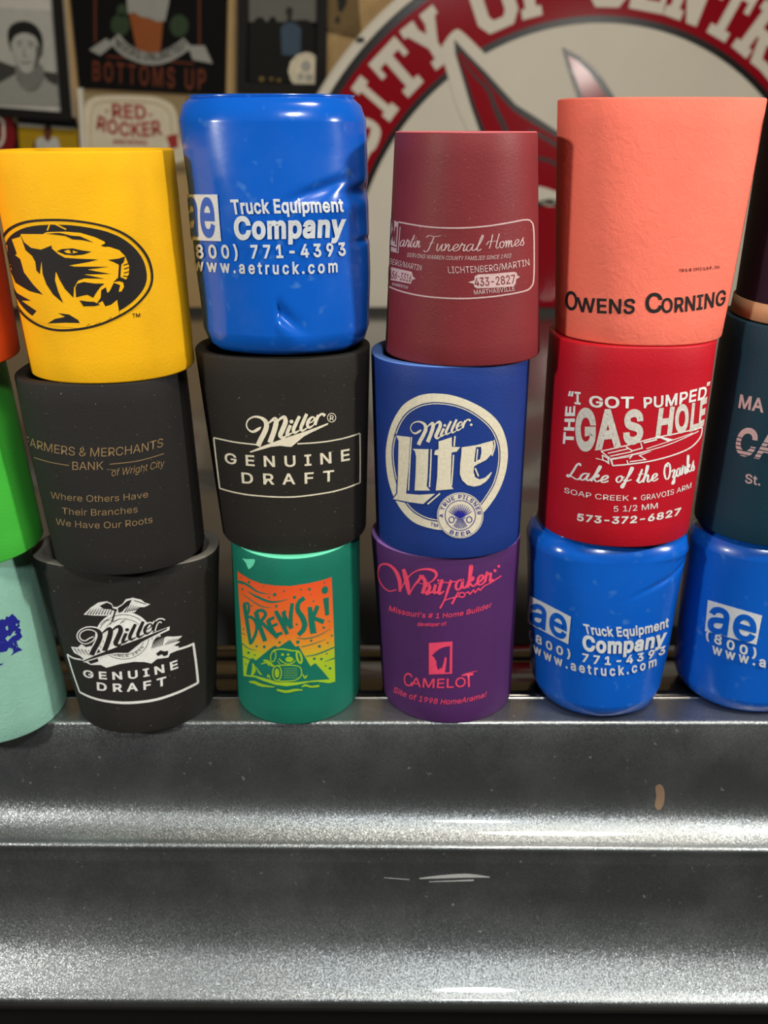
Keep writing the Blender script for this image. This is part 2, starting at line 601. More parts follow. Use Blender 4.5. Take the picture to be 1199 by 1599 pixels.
class Cooler:
    """an oval foam sleeve: section (X, Yc, rx, ry) runs straight from base to rim; dents push the skin in or out"""
    def __init__(self, zb, zt, Yc, Xb, Xt, rxb, rxt, dents=(), round_=0.0010, lump=0.0, seed=0, bulge=0.0, pw=2.0):
        self.zb, self.zt, self.Yc = zb, zt, Yc
        self.Xb, self.Xt, self.rxb, self.rxt = Xb, Xt, rxb, rxt
        self.dents, self.round, self.lump, self.seed, self.bulge = dents, round_, lump, seed, bulge
        self.pw = pw
        self.ryb = min(.047, max(.032, 2 * R0 - rxb)); self.ryt = min(.047, max(.030, 2 * R0 - rxt))

    def pat(self, z):
        v = max(0.0, min(1.0, (z - self.zb) / (self.zt - self.zb)))
        return 2.08 + (self.pw - 2.08) * min(1.0, v * 1.3)

    def sec(self, z):
        v = max(0.0, min(1.0, (z - self.zb) / (self.zt - self.zb)))
        X = self.Xb + (self.Xt - self.Xb) * v
        rx = self.rxb + (self.rxt - self.rxb) * v + self.bulge * 4 * v * (1 - v)
        ryb = min(.047, max(.032, 2 * R0 - self.rxb)); ryt = min(.047, max(.030, 2 * R0 - self.rxt))
        ry = ryb + (ryt - ryb) * v
        return X, rx, ry

    def skin(self, a, z, off=0.0):
        """point of the outer skin; a = 0 faces the viewer, grows to the right"""
        X, rx, ry = self.sec(z)
        p = self.pat(z)
        sa, ca = math.sin(a), -math.cos(a)
        u, w_ = abs(sa) / rx, abs(ca) / ry
        R = (u ** p + w_ ** p) ** (-1 / p)
        px_, py_ = R * sa, R * ca
        nx = math.copysign((abs(px_) / rx) ** (p - 1) / rx, sa)
        ny = math.copysign((abs(py_) / ry) ** (p - 1) / ry, ca)
        l = math.hypot(nx, ny); nx /= l; ny /= l
        v = (z - self.zb) / (self.zt - self.zb)
        d = off
        r = self.round
        e = min(z - self.zb, self.zt - z)
        if e < r:
            t = 1 - max(0.0, e) / r
            d -= r * (1 - math.sqrt(max(0.0, 1 - t * t)))
        for (da, dv, wa, wv, dep, rot) in self.dents:
            c_, s_ = math.cos(rot), math.sin(rot)
            p, q = (a - da), (v - dv) * 2.4
            p2, q2 = p * c_ + q * s_, -p * s_ + q * c_
            g = (p2 / wa) ** 2 + (q2 / wv) ** 2
            if g < 9:
                d += dep * math.exp(-g)
        if self.lump:
            d += self.lump * (noise.noise(Vector((math.sin(a) * 1.7, math.cos(a) * 1.7, v * 3.0 + self.seed))))
        return Vector((X + px_ + nx * d, self.Yc + py_ + ny * d, z))

    def unproject(self, px, py):
        """where the sight line of picture point (px, py) first meets the plain skin: angle and height"""
        r = ray(px, py)
        H_ = self.zt - self.zb

        def F(t):
            z = CAMH + r.z * t
            v = max(-0.1, min(1.1, (z - self.zb) / H_))
            X = self.Xb + (self.Xt - self.Xb) * v
            rx = self.rxb + (self.rxt - self.rxb) * v
            ry = self.ryb + (self.ryt - self.ryb) * v
            p = self.pat(z)
            return (abs(r.x * t - X) / rx) ** p + (abs(CAMY + r.y * t - self.Yc) / ry) ** p - 1
        tm = (self.Yc - CAMY) / r.y
        t0 = tm - 0.06
        n = 14
        best, bt, prev, hit = 1e9, t0, F(t0), None
        for i in range(1, n + 1):
            t = t0 + 0.07 * i / n
            f = F(t)
            if f < best:
                best, bt = f, t
            if f <= 0 < prev:
                hit = (t - 0.07 / n, t)
                break
            prev = f
        if hit:
            lo, hi = hit
            for _ in range(11):
                m = (lo + hi) / 2
                if F(m) > 0: lo = m
                else: hi = m
            t = hi
        else:
            t = bt
        z = CAMH + r.z * t
        X, rx, ry = self.sec(z)
        return math.atan2(r.x * t - X, -(CAMY + r.y * t - self.Yc)), z

    def mapper(self, off):
        def f(px, py):
            a, z = self.unproject(px, py)
            return self.skin(a, z, off)
        return f

    def mesh(self, segs=112, rings=None):
        if self.lump:
            segs = 200
        zs = [self.zb, self.zb + self.round * .12, self.zb + self.round * .4, self.zb + self.round]
        n = rings or (100 if (self.dents or self.lump) else 10)
        a0, a1 = self.zb + self.round, self.zt - self.round
        zs += [a0 + (a1 - a0) * i / n for i in range(1, n + 1)]
        zs += [self.zt - self.round * .4, self.zt - self.round * .12, self.zt]
        V, Fc, mi = [], [], []
        for z in zs:
            for s in range(segs):
                V.append(self.skin(2 * math.pi * s / segs, z))
        nr = len(zs)

        def quad_ring(r0, r1, m):
            for s in range(segs):
                t = (s + 1) % segs
                Fc.append((r0 * segs + s, r0 * segs + t, r1 * segs + t, r1 * segs + s)); mi.append(m)
        for r in range(nr - 1):
            quad_ring(r, r + 1, 1 if r >= nr - 3 and self.round < .005 else 0)
        # inner wall and floor
        fl = self.zb + 0.008
        inner = [(self.zt, -WALL + .001), (self.zt - .0012, -WALL), (self.zt - 0.03, -WALL), (fl, -WALL), ]
        for z, off in inner:
            X, rx, ry = self.sec(z)
            for s in range(segs):
                a = 2 * math.pi * s / segs
                base = self.skin(a, max(min(z, self.zt - self.round), self.zb + self.round), off)
                V.append(Vector((base.x, base.y, z)))
        k = nr
        quad_ring(nr - 1, k, 1)
        for j in range(len(inner) - 1):
            quad_ring(k + j, k + j + 1, 1)
        V.append(Vector((self.Xb, self.Yc, fl))); c0 = len(V) - 1
        last = k + len(inner) - 1
        for s in range(segs):
            Fc.append((last * segs + s, last * segs + (s + 1) % segs, c0)); mi.append(1)
        V.append(Vector((self.Xb, self.Yc, self.zb))); c1 = len(V) - 1
        for s in range(segs):
            Fc.append(((s + 1) % segs, s, c1)); mi.append(0)
        me = mesh_from('sleeve', V, Fc, True)
        me.polygons.foreach_set('material_index', mi)
        return me


COL = {}
coolers = {}


def solve(col, extra):
    """turn the measured outline of each cooler of a stack (rim left, right, row; base left, right, row) into real sizes"""
    Yc, z = None, 0.0
    for i, (n, tl, tr, ty, bl, br, by) in enumerate(col):
        if Yc is None:
            rx = .038
            for _ in range(5):
                ry = min(.047, max(.032, 2 * R0 - rx)); Yc = y_of(by, 0) + ry
                rx = (br - bl) / 2 * depth(Yc, 0) / FPX
        zb = z
        yt = ty if i == len(col) - 1 else col[i + 1][6]
        d = depth(Yc, zb); rxb = (br - bl) / 2 * d / FPX; Xb = ((br + bl) / 2 - 600) * d / FPX
        zt = zb + .1
        for _ in range(6):
            d = depth(Yc, zt); rxt = (tr - tl) / 2 * d / FPX; Xt = ((tr + tl) / 2 - 600) * d / FPX
            ryt = min(.047, max(.03, 2 * R0 - rxt)); zt = z_of(yt, Yc - ryt)
        z = zt + 0.0002
        kw = extra.get(n, {})
        c = Cooler(zb, zt, Yc, Xb, Xt, rxb, rxt, **kw)
        # refine: make the drawn outline of base and rim meet the measured left and right edges
        for _ in range(4):
            for lo, z_, l_, r_ in ((True, zb + c.round, bl, br), (False, zt - c.round, tl, tr)):
                xs = []
                for k in range(72):
                    p_ = c.skin(2 * math.pi * k / 72, z_)
                    xs.append(600 + FPX * p_.x / depth(p_.y, p_.z))
                d = depth(Yc, z_)
                dr = ((r_ - l_) - (max(xs) - min(xs))) / 2 * d / FPX
                dc = ((r_ + l_) - (max(xs) + min(xs))) / 2 * d / FPX
                if lo:
                    c.rxb += dr; c.Xb += dc
                else:
                    c.rxt += dr; c.Xt += dc
        coolers[n] = c


def D_(a, v, wa, wv, dep, rot=0.0):
    return (a, v, wa, wv, dep, rot)


EXTRA = {
    'yellow': dict(pw=2.9), 'bank': dict(pw=2.8), 'eagle': dict(pw=2.5), 'mint': dict(pw=2.5), 'green': dict(pw=2.5), 'pink': dict(pw=2.9), 'red': dict(pw=2.6),
    'draft': dict(pw=2.4), 'lite': dict(pw=2.3), 'maroon': dict(pw=2.3), 'teal': dict(pw=2.5), 'plum': dict(pw=2.5),
    'blue1': dict(pw=2.4, round_=0.011, lump=0.0012, seed=3.0, dents=[
        D_(0.62, 0.66, 0.34, 0.05, -0.0022, 0.25), D_(0.72, 0.58, 0.5, 0.10, 0.0012, 0.1), D_(1.25, 0.64, 0.35, 0.07, -0.0028),
        D_(1.35, 0.45, 0.25, 0.03, -0.0014), D_(-0.62, 0.70, 0.25, 0.03, -0.0012),
        D_(-0.02, 0.20, 0.36, 0.08, -0.0026, -0.6), D_(0.20, 0.10, 0.5, 0.09, 0.0012, -0.5),
        D_(-0.3, 0.05, 0.5, 0.03, -0.0014), D_(0.35, 0.03, 0.4, 0.025, 0.0010), D_(-0.7, 0.3, 0.2, 0.3, -0.0008)]),
    'blue2': dict(pw=2.5, round_=0.010, lump=0.0011, seed=8.0, dents=[
        D_(0.75, 0.80, 0.40, 0.03, -0.0012, 0.35), D_(0.9, 0.92, 0.3, 0.05, 0.0012), 
        D_(0.85, 0.2, 0.25, 0.3, -0.0012)]),
    'blue3': dict(round_=0.010, lump=0.0008, seed=5.0, dents=[D_(-0.5, 0.2, 0.12, 0.3, -0.0008)]),
}
# ------------------------------------------------------------------ the setting: back wall and floor
M_wall = plain_mat('tan_wall_paint', srgb(176, 148, 104), 0.85, 0.2, bump=0.3, bscale=30)
wall = box('wall_back', -2.2, 2.6, 1.43, 1.50, -1.0, 1.7, M_wall)
tag(wall, kind='structure')
M_floor = plain_mat('grey_concrete_floor', srgb(70, 66, 62), 0.7, 0.3, bump=0.2, bscale=6)
fl = box('floor', -2.2, 2.6, -2.2, 1.43, -1.05, -1.0, M_floor)
tag(fl, kind='structure')

# ------------------------------------------------------------------ the truck tailgate carrying the stacks
M_paint = paint_mat()
M_black = plain_mat('gloss_black_plastic', (0.006, 0.006, 0.007, 1), 0.12, 0.5)
M_dark = plain_mat('matt_black_plastic', (0.010, 0.0095, 0.009, 1), 0.55, 0.3, bump=0.2, bscale=400)
M_chrome = plain_mat('bright_metal_strip', (0.75, 0.75, 0.74, 1), 0.25, 0.5, metallic=1.0)
M_deck = plain_mat('dull_grey_deck', (0.055, 0.056, 0.058, 1), 0.16, 0.5, metallic=0.0, bump=0.12, bscale=9, coat=0.6)

tail = empty('truck_tailgate', (0, 0.0, -0.3))
tag(tail, 'dark grey metallic stepped truck tailgate on whose top edge all the foam can coolers stand', 'tailgate')


def sweep(name, prof, mat, parent, x0=-0.75, x1=0.75, nx=30, tilt=0.0, smooth=True, closed=False):
    """carry a side profile (Y, Z) along X; tilt lets the lower creases sink slightly to the right"""
    V, Fc = [], []
    n = len(prof)
    for i in range(nx + 1):
        x = x0 + (x1 - x0) * i / nx
        for (y, z) in prof:
            k = min(1.0, max(0.0, -z / 0.06))
            V.append((x, y, z + tilt * x * k))
    for i in range(nx):
        for j in range(n - (0 if closed else 1)):
            a, b = i * n + j, i * n + (j + 1) % n
            Fc.append((a, b, b + n, a + n))
    return link(name, mesh_from(name, V, Fc, smooth), mat, parent)


def PY(py, t):
    """profile point on the sight line of picture row py at distance t in front of the camera"""
    a = TH + math.atan((py - 800) / FPX)
    return (t + CAMY, CAMH - t * math.tan(a))


def smooth_prof(pts, n=6):
    return catmull(pts, False, n)


lipY = -0.0355
prof = []
prof += [(-0.0105, -0.02), (-0.0105, -0.0010), (-0.0106, -0.0004), (-0.0110, 0.0), (-0.0116, 0.0), (-0.0130, 0.0), (-0.020, 0.0)]
prof += [(lipY + 0.0045, 0.0), (lipY + 0.0022, 0.0), (lipY + 0.0012, -0.0002), (lipY + 0.0004, -0.0008), (lipY, -0.0018), (lipY - 0.0003, -0.0035)]
face1 = smooth_prof([PY(1138, .4541), PY(1150, .4529), PY(1170, .4514), PY(1195, .4500), PY(1240, .4482), PY(1268, .4448), PY(1292, .4390), PY(1312, .4325), PY(1320, .4292)], 5)
prof += face1
prof += [PY(1324, .4280), PY(1327.5, .4275), PY(1331, .4276), PY(1336, .4275)]
face2 = smooth_prof([PY(1346, .4265), PY(1362, .4256), PY(1385, .4240), PY(1415, .4215), PY(1450, .4165), PY(1490, .4090), PY(1540, .3970), PY(1562, .3912)], 5)
prof += face2
prof += [PY(1568, .3899), PY(1572, .3902), PY(1576, .3925), PY(1580, .400), PY(1581, .43)]
sweep('outer_skin', prof, M_paint, tail, tilt=-0.010, nx=24)
# dark recess under the skin
lowp = [(-0.055, -0.165), (-0.068, -0.172), (-0.070, -0.24), (-0.03, -0.30), (0.03, -0.30)]
sweep('lower_valance', lowp, M_dark, tail, smooth=False)
# trim behind the ledge: bright seal, gloss black cap, second seam
sweep('bright_seal', [(-0.0104, -0.002), (-0.0104, 0.0001), (-0.0100, 0.0004), (-0.0096, 0.0001), (-0.0090, -0.002)], M_chrome, tail)
sweep('black_cap', [(-0.0089, -0.01), (-0.0089, -0.0004), (0.0, -0.0002), (0.031, -0.0002), (0.0325, -0.0012), (0.034, -0.0002), (0.052, -0.0002), (0.053, -0.001), (0.053, -0.01)], M_black, tail)
deck = empty('truck_bed_cover', (0, 0.6, -0.01))
tag(deck, 'dull dark grey glossy truck bed cover running back from the coolers to the round sign', 'bed cover')
sweep('cover_panel', [(0.0535, -0.02), (0.0535, -0.0015), (0.055, -0.0004), (0.4, -0.0002), (0.9, -0.0002), (1.262, -0.0002), (1.268, -0.0012), (1.268, -0.03)], M_deck, deck, x0=-1.3, x1=1.5)
sweep('rear_rail', [(1.270, -0.03), (1.270, 0.003), (1.274, 0.006), (1.283, 0.006), (1.286, 0.003), (1.286, -0.03)], M_dark, deck, x0=-1.3, x1=1.5)


def tail_map(px, py):
    """point on the tailgate skin seen at (px, py)"""
    r = ray(px, py)
    best = None
    for (y0, z0), (y1, z1) in zip(prof[:-1], prof[1:]):
        # crossing of the sight line (Y, Z) with this profile segment
        den = (y1 - y0) * r.z - (z1 - z0) * r.y
        if abs(den) < 1e-12:
            continue
        s_ = ((CAMY - y0) * r.z - (CAMH - z0) * r.y) / den
        if -0.01 <= s_ <= 1.01:
            y = y0 + (y1 - y0) * s_
            t = (y - CAMY) / r.y
            if t > 0 and (best is None or t < best):
                best = t
    t = (best or 0.56)
    return Vector((r.x * t, CAMY + r.y * t, CAMH + r.z * t)) * 1.0 + Vector((0, -0.00025, 0.0008 * 0 + -0.010 * r.x * t * 1.0 + 0.00025))


bpy.context.view_layer.update()
M_scr = plain_mat('pale_scratch', (0.42, 0.43, 0.44, 1), 0.5)
scr = join_art([A_stroke([(655, 1372), (690, 1369), (730, 1367), (765, 1369)], [1.5, 5, 6, 1.5]), A_stroke([(640, 1374), (600, 1371)], 1), A_stroke([(670, 1377), (740, 1374)], [1, 2.5])])
apply_art('scratch', scr, tail_map, M_scr, tail, step=None)
apply_art('tan_smear', A_poly([(1024, 1226), (1032, 1222), (1038, 1232), (1037, 1252), (1030, 1262), (1023, 1256), (1025, 1240)], smooth=True), tail_map, plain_mat('tan_smear_dirt', (0.22, 0.15, 0.10, 1), 0.7), tail, step=None)
# ------------------------------------------------------------------ measured stacks (left to right, bottom to top)
STACKS = [
    [('mint', -190, 45, 912, -130, 105, 1162), ('green', -255, 5, 590, -190, 68, 897), ('orange', -280, -20, 236, -235, 32, 588)],
    [('eagle', 50, 343, 888, 125, 338, 1144), ('bank', 23, 290, 600, 85, 320, 887), ('yellow', -16, 272, 236, 48, 304, 598)],
    [('ski', 361, 562, 886, 371, 563, 1132), ('draft', 305, 578, 562, 348, 572, 872), ('blue1', 280, 572, 146, 318, 577, 561)],
    [('purple', 580, 813, 876, 598, 798, 1130), ('lite', 580, 828, 575, 588, 812, 872), ('maroon', 617, 840, 206, 602, 843, 573)],
    [('blue2', 822, 1076, 848, 828, 1032, 1127), ('red', 858, 1120, 543, 840, 1076, 851), ('pink', 871, 1198, 152, 867, 1128, 541)],
    [('blue3', 1074, 1330, 850, 1052, 1275, 1118), ('teal', 1130, 1395, 520, 1084, 1330, 852), ('plum', 1197, 1480, 150, 1145, 1400, 515)],
]
for st in STACKS:
    solve(st, EXTRA)

M_inner_dark = foam_mat('charcoal_foam_inside', (0.03, 0.03, 0.03, 1), 0.95, 0.1, 0.8, 700)
FOAM = {
    'mint': (foam_mat('mint_foam', srgb(150, 204, 186), wear=0.25), None),
    'green': (foam_mat('lime_green_foam', srgb(72, 196, 66), rough=.6), None),
    'orange': (foam_mat('orange_foam', srgb(226, 84, 30), rough=.7), None),
    'eagle': (foam_mat('black_foam_washed', srgb(33, 31, 29), specks=.6), foam_mat('grey_foam_rim', srgb(120, 116, 110), 0.95, .2, .9, 500)),
    'bank': (foam_mat('black_foam_soft', srgb(35, 33, 32), specks=.2), None),
    'yellow': (foam_mat('gold_foam', srgb(243, 182, 4)), None),
    'ski': (foam_mat('sea_green_foam', srgb(20, 118, 98), rough=.6), foam_mat('pale_mint_foam_core', srgb(110, 232, 190), .8)),
    'draft': (foam_mat('black_foam_warm', srgb(32, 29, 25), specks=.5), None),
    'blue1': (vinyl_mat('blue_vinyl', srgb(12, 90, 194)), None),
    'purple': (foam_mat('purple_foam', srgb(80, 40, 98), rough=.6), foam_mat('lilac_foam_core', srgb(170, 120, 205), .8)),
    'lite': (foam_mat('royal_blue_foam', srgb(26, 56, 132), rough=.55), foam_mat('pale_blue_foam_core', srgb(90, 130, 205), .8)),
    'maroon': (foam_mat('maroon_foam', srgb(126, 42, 48), rough=.55, spec=.4, specks=.5), foam_mat('rose_foam_core', srgb(214, 110, 118), .8)),
    'blue2': None, 'blue3': None,
    'red': (foam_mat('crimson_foam', srgb(182, 14, 34), rough=.55), None),
    'pink': (foam_mat('salmon_foam', srgb(238, 116, 96), wear=.28), None),
    'teal': (foam_mat('dark_teal_foam', srgb(20, 58, 74), rough=.6), None),
    'plum': (foam_mat('dark_plum_foam', srgb(38, 20, 40), rough=.7), None),
}
FOAM['blue2'] = FOAM['blue3'] = FOAM['blue1']

LABELS = {
    'mint': 'pale mint foam can cooler with dark blue tree print, cut off at left edge',
    'green': 'lime green foam can cooler in the middle of the leftmost stack',
    'orange': 'orange foam can cooler at the top of the leftmost stack',
    'eagle': 'black foam can cooler with white eagle crest above a boxed white print, bottom row',
    'bank': 'soft black foam can cooler with thin gold bank lettering under the yellow one',
    'yellow': 'golden yellow foam can cooler with a black roaring tiger head in an oval',
    'ski': 'sea green foam can cooler with orange and lime mountain picture, bottom row',
    'draft': 'black foam can cooler with cream lettering in a thin box, under the tall blue one',
    'blue1': 'dented glossy blue can cooler with silver lettering, on top of its stack',
    'purple': 'purple foam can cooler with hot pink home builder lettering, bottom row',
    'lite': 'royal blue foam can cooler with big cream oval emblem and small round seal',
    'maroon': 'narrow maroon foam can cooler with pale funeral homes panel, top of its stack',
    'blue2': 'glossy blue can cooler with silver lettering, bottom row under the red one',
    'red': 'crimson foam can cooler with white speedboat print, under the pink one',
    'pink': 'salmon pink foam can cooler lettered in black, flaring wide at its rim',
    'teal': 'dark teal foam can cooler with silver letters cut off at right edge',
    'plum': 'very dark plum can cooler with tan band at its base, top right corner',
    'blue3': 'glossy blue can cooler with silver logo, bottom right under the teal one',
}
ROOT = {}
for n, c in coolers.items():
    r = empty('can_cooler', (c.Xb, c.Yc, c.zb))
    tag(r, LABELS[n], 'can cooler', 'foam can coolers stacked three high on the tailgate')
    a, b = FOAM[n]
    me = c.mesh()
    link('foam_sleeve', me, [a, b or a], r)
    ROOT[n] = r
bpy.context.view_layer.update()


def put(n, part, art, mat, layer=0, step=6.0):
    c = coolers[n]
    dent = bool(c.dents or c.lump)
    off = (0.0008 if dent else 0.00018) + 0.00008 * layer
    return apply_art(part, art, c.mapper(off), mat, ROOT[n], step=4.0 if dent else step, stepy=5.0 if dent else 20.0)


def put_each(n, part, arts, mat, layer=0):
    for a in arts:
        put(n, part, a, mat, layer)
# ------------------------------------------------------------------ print colours
I_black = ink_mat('black_print', (0.012, 0.010, 0.010, 1), 0.7)
I_brown = I_black
I_gold_foam = FOAM['yellow'][0]
I_white = ink_mat('white_print', (0.80, 0.80, 0.78, 1), 0.6)
I_silver = ink_mat('silver_print', (0.62, 0.66, 0.70, 1), 0.5)
I_cream = ink_mat('cream_print', (0.78, 0.72, 0.56, 1), 0.6, 0.3)
I_gold = ink_mat('gold_print', (0.27, 0.18, 0.085, 1), 0.6)
I_pinkp = ink_mat('hot_pink_print', (0.86, 0.07, 0.16, 1), 0.6)
I_rose = ink_mat('pale_rose_print', (0.62, 0.44, 0.44, 1), 0.6)
I_navy = ink_mat('navy_print', (0.015, 0.02, 0.30, 1), 0.6)
I_worn = ink_mat('worn_white_print', (0.74, 0.70, 0.64, 1), 0.65, 0.9)
I_sea = FOAM['ski'][0]
I_lime = ink_mat('yellow_green_print', srgb(160, 200, 40), 0.6)
I_bluelit = FOAM['lite'][0]
I_tealf = FOAM['teal'][0]
I_maroonf = FOAM['maroon'][0]
I_purplef = FOAM['purple'][0]
I_eaglef = FOAM['eagle'][0]
I_bluev = FOAM['blue1'][0]


def Z(x0, y0, s):
    return lambda art: xf(art, x0, y0, s)


def Q(z, s, bl, br, tl=None, tr=None, **k):
    return z(A_text(s, bl, br, tl, tr, **k))


# brush-script alphabet: x-height .45, capitals 1, strokes as lists of points
GL = {
    'a': (.60, [[(.42, .38), (.30, .46), (.12, .36), (.05, .15), (.15, 0), (.32, .10), (.44, .44), (.40, .12), (.50, .02), (.62, .12)]]),
    'b': (.50, [[(0, .05), (.24, .5), (.34, .95), (.26, 1), (.18, .5), (.12, .05), (.28, .0), (.42, .2), (.32, .42), (.16, .3)]]),
    'e': (.46, [[(.02, .1), (.25, .2), (.38, .36), (.28, .46), (.12, .34), (.08, .12), (.22, 0), (.48, .12)]]),
    'f': (.40, [[(.02, .05), (.3, .5), (.44, .95), (.33, 1.0), (.25, .6), (.13, 0), (.02, -.4), (-.08, -.3), (.1, 0), (.45, .15)]]),
    'h': (.58, [[(0, .05), (.22, .5), (.34, .95), (.26, 1), (.18, .5), (.08, 0)], [(.08, .05), (.2, .35), (.36, .45), (.38, .3), (.36, .05), (.46, 0), (.6, .12)]]),
    'i': (.30, [[(0, .1), (.14, .42), (.1, .1), (.2, 0), (.32, .12)], [(.17, .60), (.19, .66)]]),
    'k': (.52, [[(0, .05), (.22, .5), (.34, .95), (.26, 1), (.18, .5), (.08, 0)], [(.1, .2), (.34, .46), (.36, .34), (.18, .24), (.36, .02), (.54, .12)]]),
    'l': (.34, [[(0, .05), (.24, .5), (.36, .95), (.28, 1), (.16, .5), (.12, .1), (.22, 0), (.38, .12)]]),
    'm': (.66, [[(0, .4), (.08, .44), (.06, 0)], [(.06, .1), (.2, .42), (.28, .4), (.24, 0)], [(.26, .1), (.4, .42), (.48, .38), (.46, .08), (.54, 0), (.66, .12)]]),
    'n': (.48, [[(0, .4), (.08, .44), (.06, 0)], [(.06, .1), (.22, .42), (.3, .38), (.28, .08), (.36, 0), (.5, .12)]]),
    'o': (.46, [[(.28, .45), (.12, .38), (.05, .18), (.16, 0), (.32, .1), (.38, .32), (.28, .45), (.34, .34), (.5, .36)]]),
    'r': (.40, [[(0, .1), (.12, .5), (.18, .4), (.32, .42), (.26, .1), (.32, 0), (.42, .12)]]),
    's': (.38, [[(0, .08), (.24, .5), (.22, .36), (.30, .16), (.20, 0), (.04, .06)]]),
    't': (.36, [[(0, .1), (.2, .45), (.32, .85)], [(.26, .7), (.12, .15), (.2, 0), (.36, .12)], [(.08, .52), (.42, .54)]]),
    'u': (.50, [[(.02, .4), (.08, .42), (.06, .1), (.16, 0), (.34, .38), (.38, .42), (.34, .1), (.42, 0), (.52, .12)]]),
    'z': (.44, [[(.04, .36), (.2, .46), (.34, .4), (.12, .02), (.24, .04), (.22, -.25), (.08, -.38), (.02, -.28), (.46, .14)]]),
    'L': (.70, [[(.56, .86), (.46, 1.0), (.34, .86), (.26, .5), (.14, .08), (.02, .06), (.06, .16), (.3, .08), (.6, -.02), (.72, .08)]]),
    'O': (.72, [[(.48, .96), (.24, .84), (.08, .46), (.14, .08), (.36, 0), (.58, .3), (.66, .72), (.5, .96), (.36, .84), (.46, .72)]]),
    'F': (.72, [[(.02, .84), (.2, .98), (.5, .92), (.9, 1.0)], [(.5, .92), (.4, .5), (.26, 0), (.08, -.12), (0, 0)], [(.28, .48), (.56, .52)]]),
    'H': (.86, [[(.36, .98), (.26, .5), (.12, .02)], [(.86, 1.0), (.72, .5), (.62, .1), (.72, 0), (.84, .1)], [(-.1, .30), (.1, .52), (.40, .5), (.76, .52)]]),
    ' ': (.40, []),
}


def A_script(s, bl, br, h, w=0.10, sag=0.0, slant=0.15):
    arts, x = [], 0.0
    tot = sum(GL[c][0] for c in s)
    dx, dy = br[0] - bl[0], br[1] - bl[1]
    l = math.hypot(dx, dy)
    ux, uy = dx / l, dy / l
    for c in s:
        adv, sts = GL[c]
        for st in sts:
            pts, ws = [], []
            q = catmull(st, False, 5)
            for i, (gx, gy) in enumerate(q):
                u = (x + gx) / tot
                X = bl[0] + dx * u + uy * gy * h + slant * gy * h * ux
                Y = bl[1] + dy * u - ux * gy * h + slant * gy * h * uy + sag * 4 * u * (1 - u)
                pts.append((X, Y))
                a, b = q[max(0, i - 1)], q[min(len(q) - 1, i + 1)]
                down = abs(b[1] - a[1]) / (math.hypot(b[0] - a[0], b[1] - a[1]) + 1e-6)
                ws.append(h * w * 0.72 * (0.5 + 0.75 * down))
            arts.append(A_stroke(pts, ws, smooth=False))
        x += adv
    return join_art(arts)


def A_arctext(s, cx, cy, rx, ry, a0, a1, h, bold=0.03, spacing=1.1, inward=False):
    V, Fc = A_text(s, (0, 0), (1, 0), (0, -1), (1, -1), bold=bold, spacing=spacing)
    out = []
    for x, y in V:
        a = math.radians(a0 + (a1 - a0) * x)
        k = -y * h
        if inward:
            k = -k
        out.append((cx + (rx + k) * math.cos(a), cy - (ry + k) * math.sin(a)))
    return out, Fc


def affine(src, dst):
    (x0, y0), (x1, y1), (x2, y2) = src
    det = (x1 - x0) * (y2 - y0) - (x2 - x0) * (y1 - y0)

    def f(p):
        a = ((p[0] - x0) * (y2 - y0) - (x2 - x0) * (p[1] - y0)) / det
        b = ((x1 - x0) * (p[1] - y0) - (p[0] - x0) * (y1 - y0)) / det
        return tuple(dst[0][i] + a * (dst[1][i] - dst[0][i]) + b * (dst[2][i] - dst[0][i]) for i in (0, 1))
    return f


def A_map(art, f):
    return [f(p) for p in art[0]], art[1]


def miller_script(fat=0.0, swoosh=True):
    def S(*q):
        return A_stroke([(a, b) for a, b, c_ in q], [c_ + fat for a, b, c_ in q])
    arts = [
        S((272, 258, 8), (240, 284, 34), (185, 312, 26), (135, 288, 16), (113, 235, 15), (135, 180, 16), (195, 148, 20),
          (262, 155, 28), (315, 190, 44), (332, 250, 54), (305, 330, 56), (268, 400, 56), (238, 470, 56)),
        S((340, 230, 14), (385, 190, 26), (425, 168, 40), (436, 215, 54), (412, 310, 56), (368, 432, 56)),
        S((440, 215, 14), (480, 170, 26), (525, 152, 40), (538, 205, 52), (505, 290, 54), (482, 350, 50), (510, 378, 30), (560, 345, 10)),
        S((592, 240, 36), (560, 315, 38), (560, 348, 32), (615, 322, 10)),
        A_oval(603, 200, 21 + fat / 2, 21 + fat / 2),
        S((690, 140, 34), (650, 225, 40), (625, 290, 38), (640, 322, 28), (700, 290, 10)),
        S((768, 115, 34), (730, 205, 40), (706, 268, 36), (722, 300, 26), (785, 262, 10)),
        S((786, 222, 12), (832, 198, 14), (852, 165, 18), (828, 150, 20), (792, 185, 34), (776, 235, 34), (798, 266, 26), (858, 228, 8)),
        S((898, 130, 34), (872, 185, 36), (858, 238, 36)),
        S((878, 178, 14), (912, 128, 24), (945, 118, 26), (968, 138, 36)),
    ]
    if swoosh:
        arts.append(A_poly([(150, 530 - fat / 2), (300, 466 - fat / 2), (500, 392 - fat / 2), (760, 306 - fat / 2), (1005 + fat, 214 - fat / 2), (1000 + fat, 234 + fat / 2), (800, 330 + fat / 2), (740, 362 + fat / 2), (600, 480 + fat / 2), (480, 466 + fat / 2), (380, 478 + fat / 2), (158, 542 + fat / 2)]))
    return join_art(arts)


MSRC = [(113, 235), (985, 138), (238, 470)]

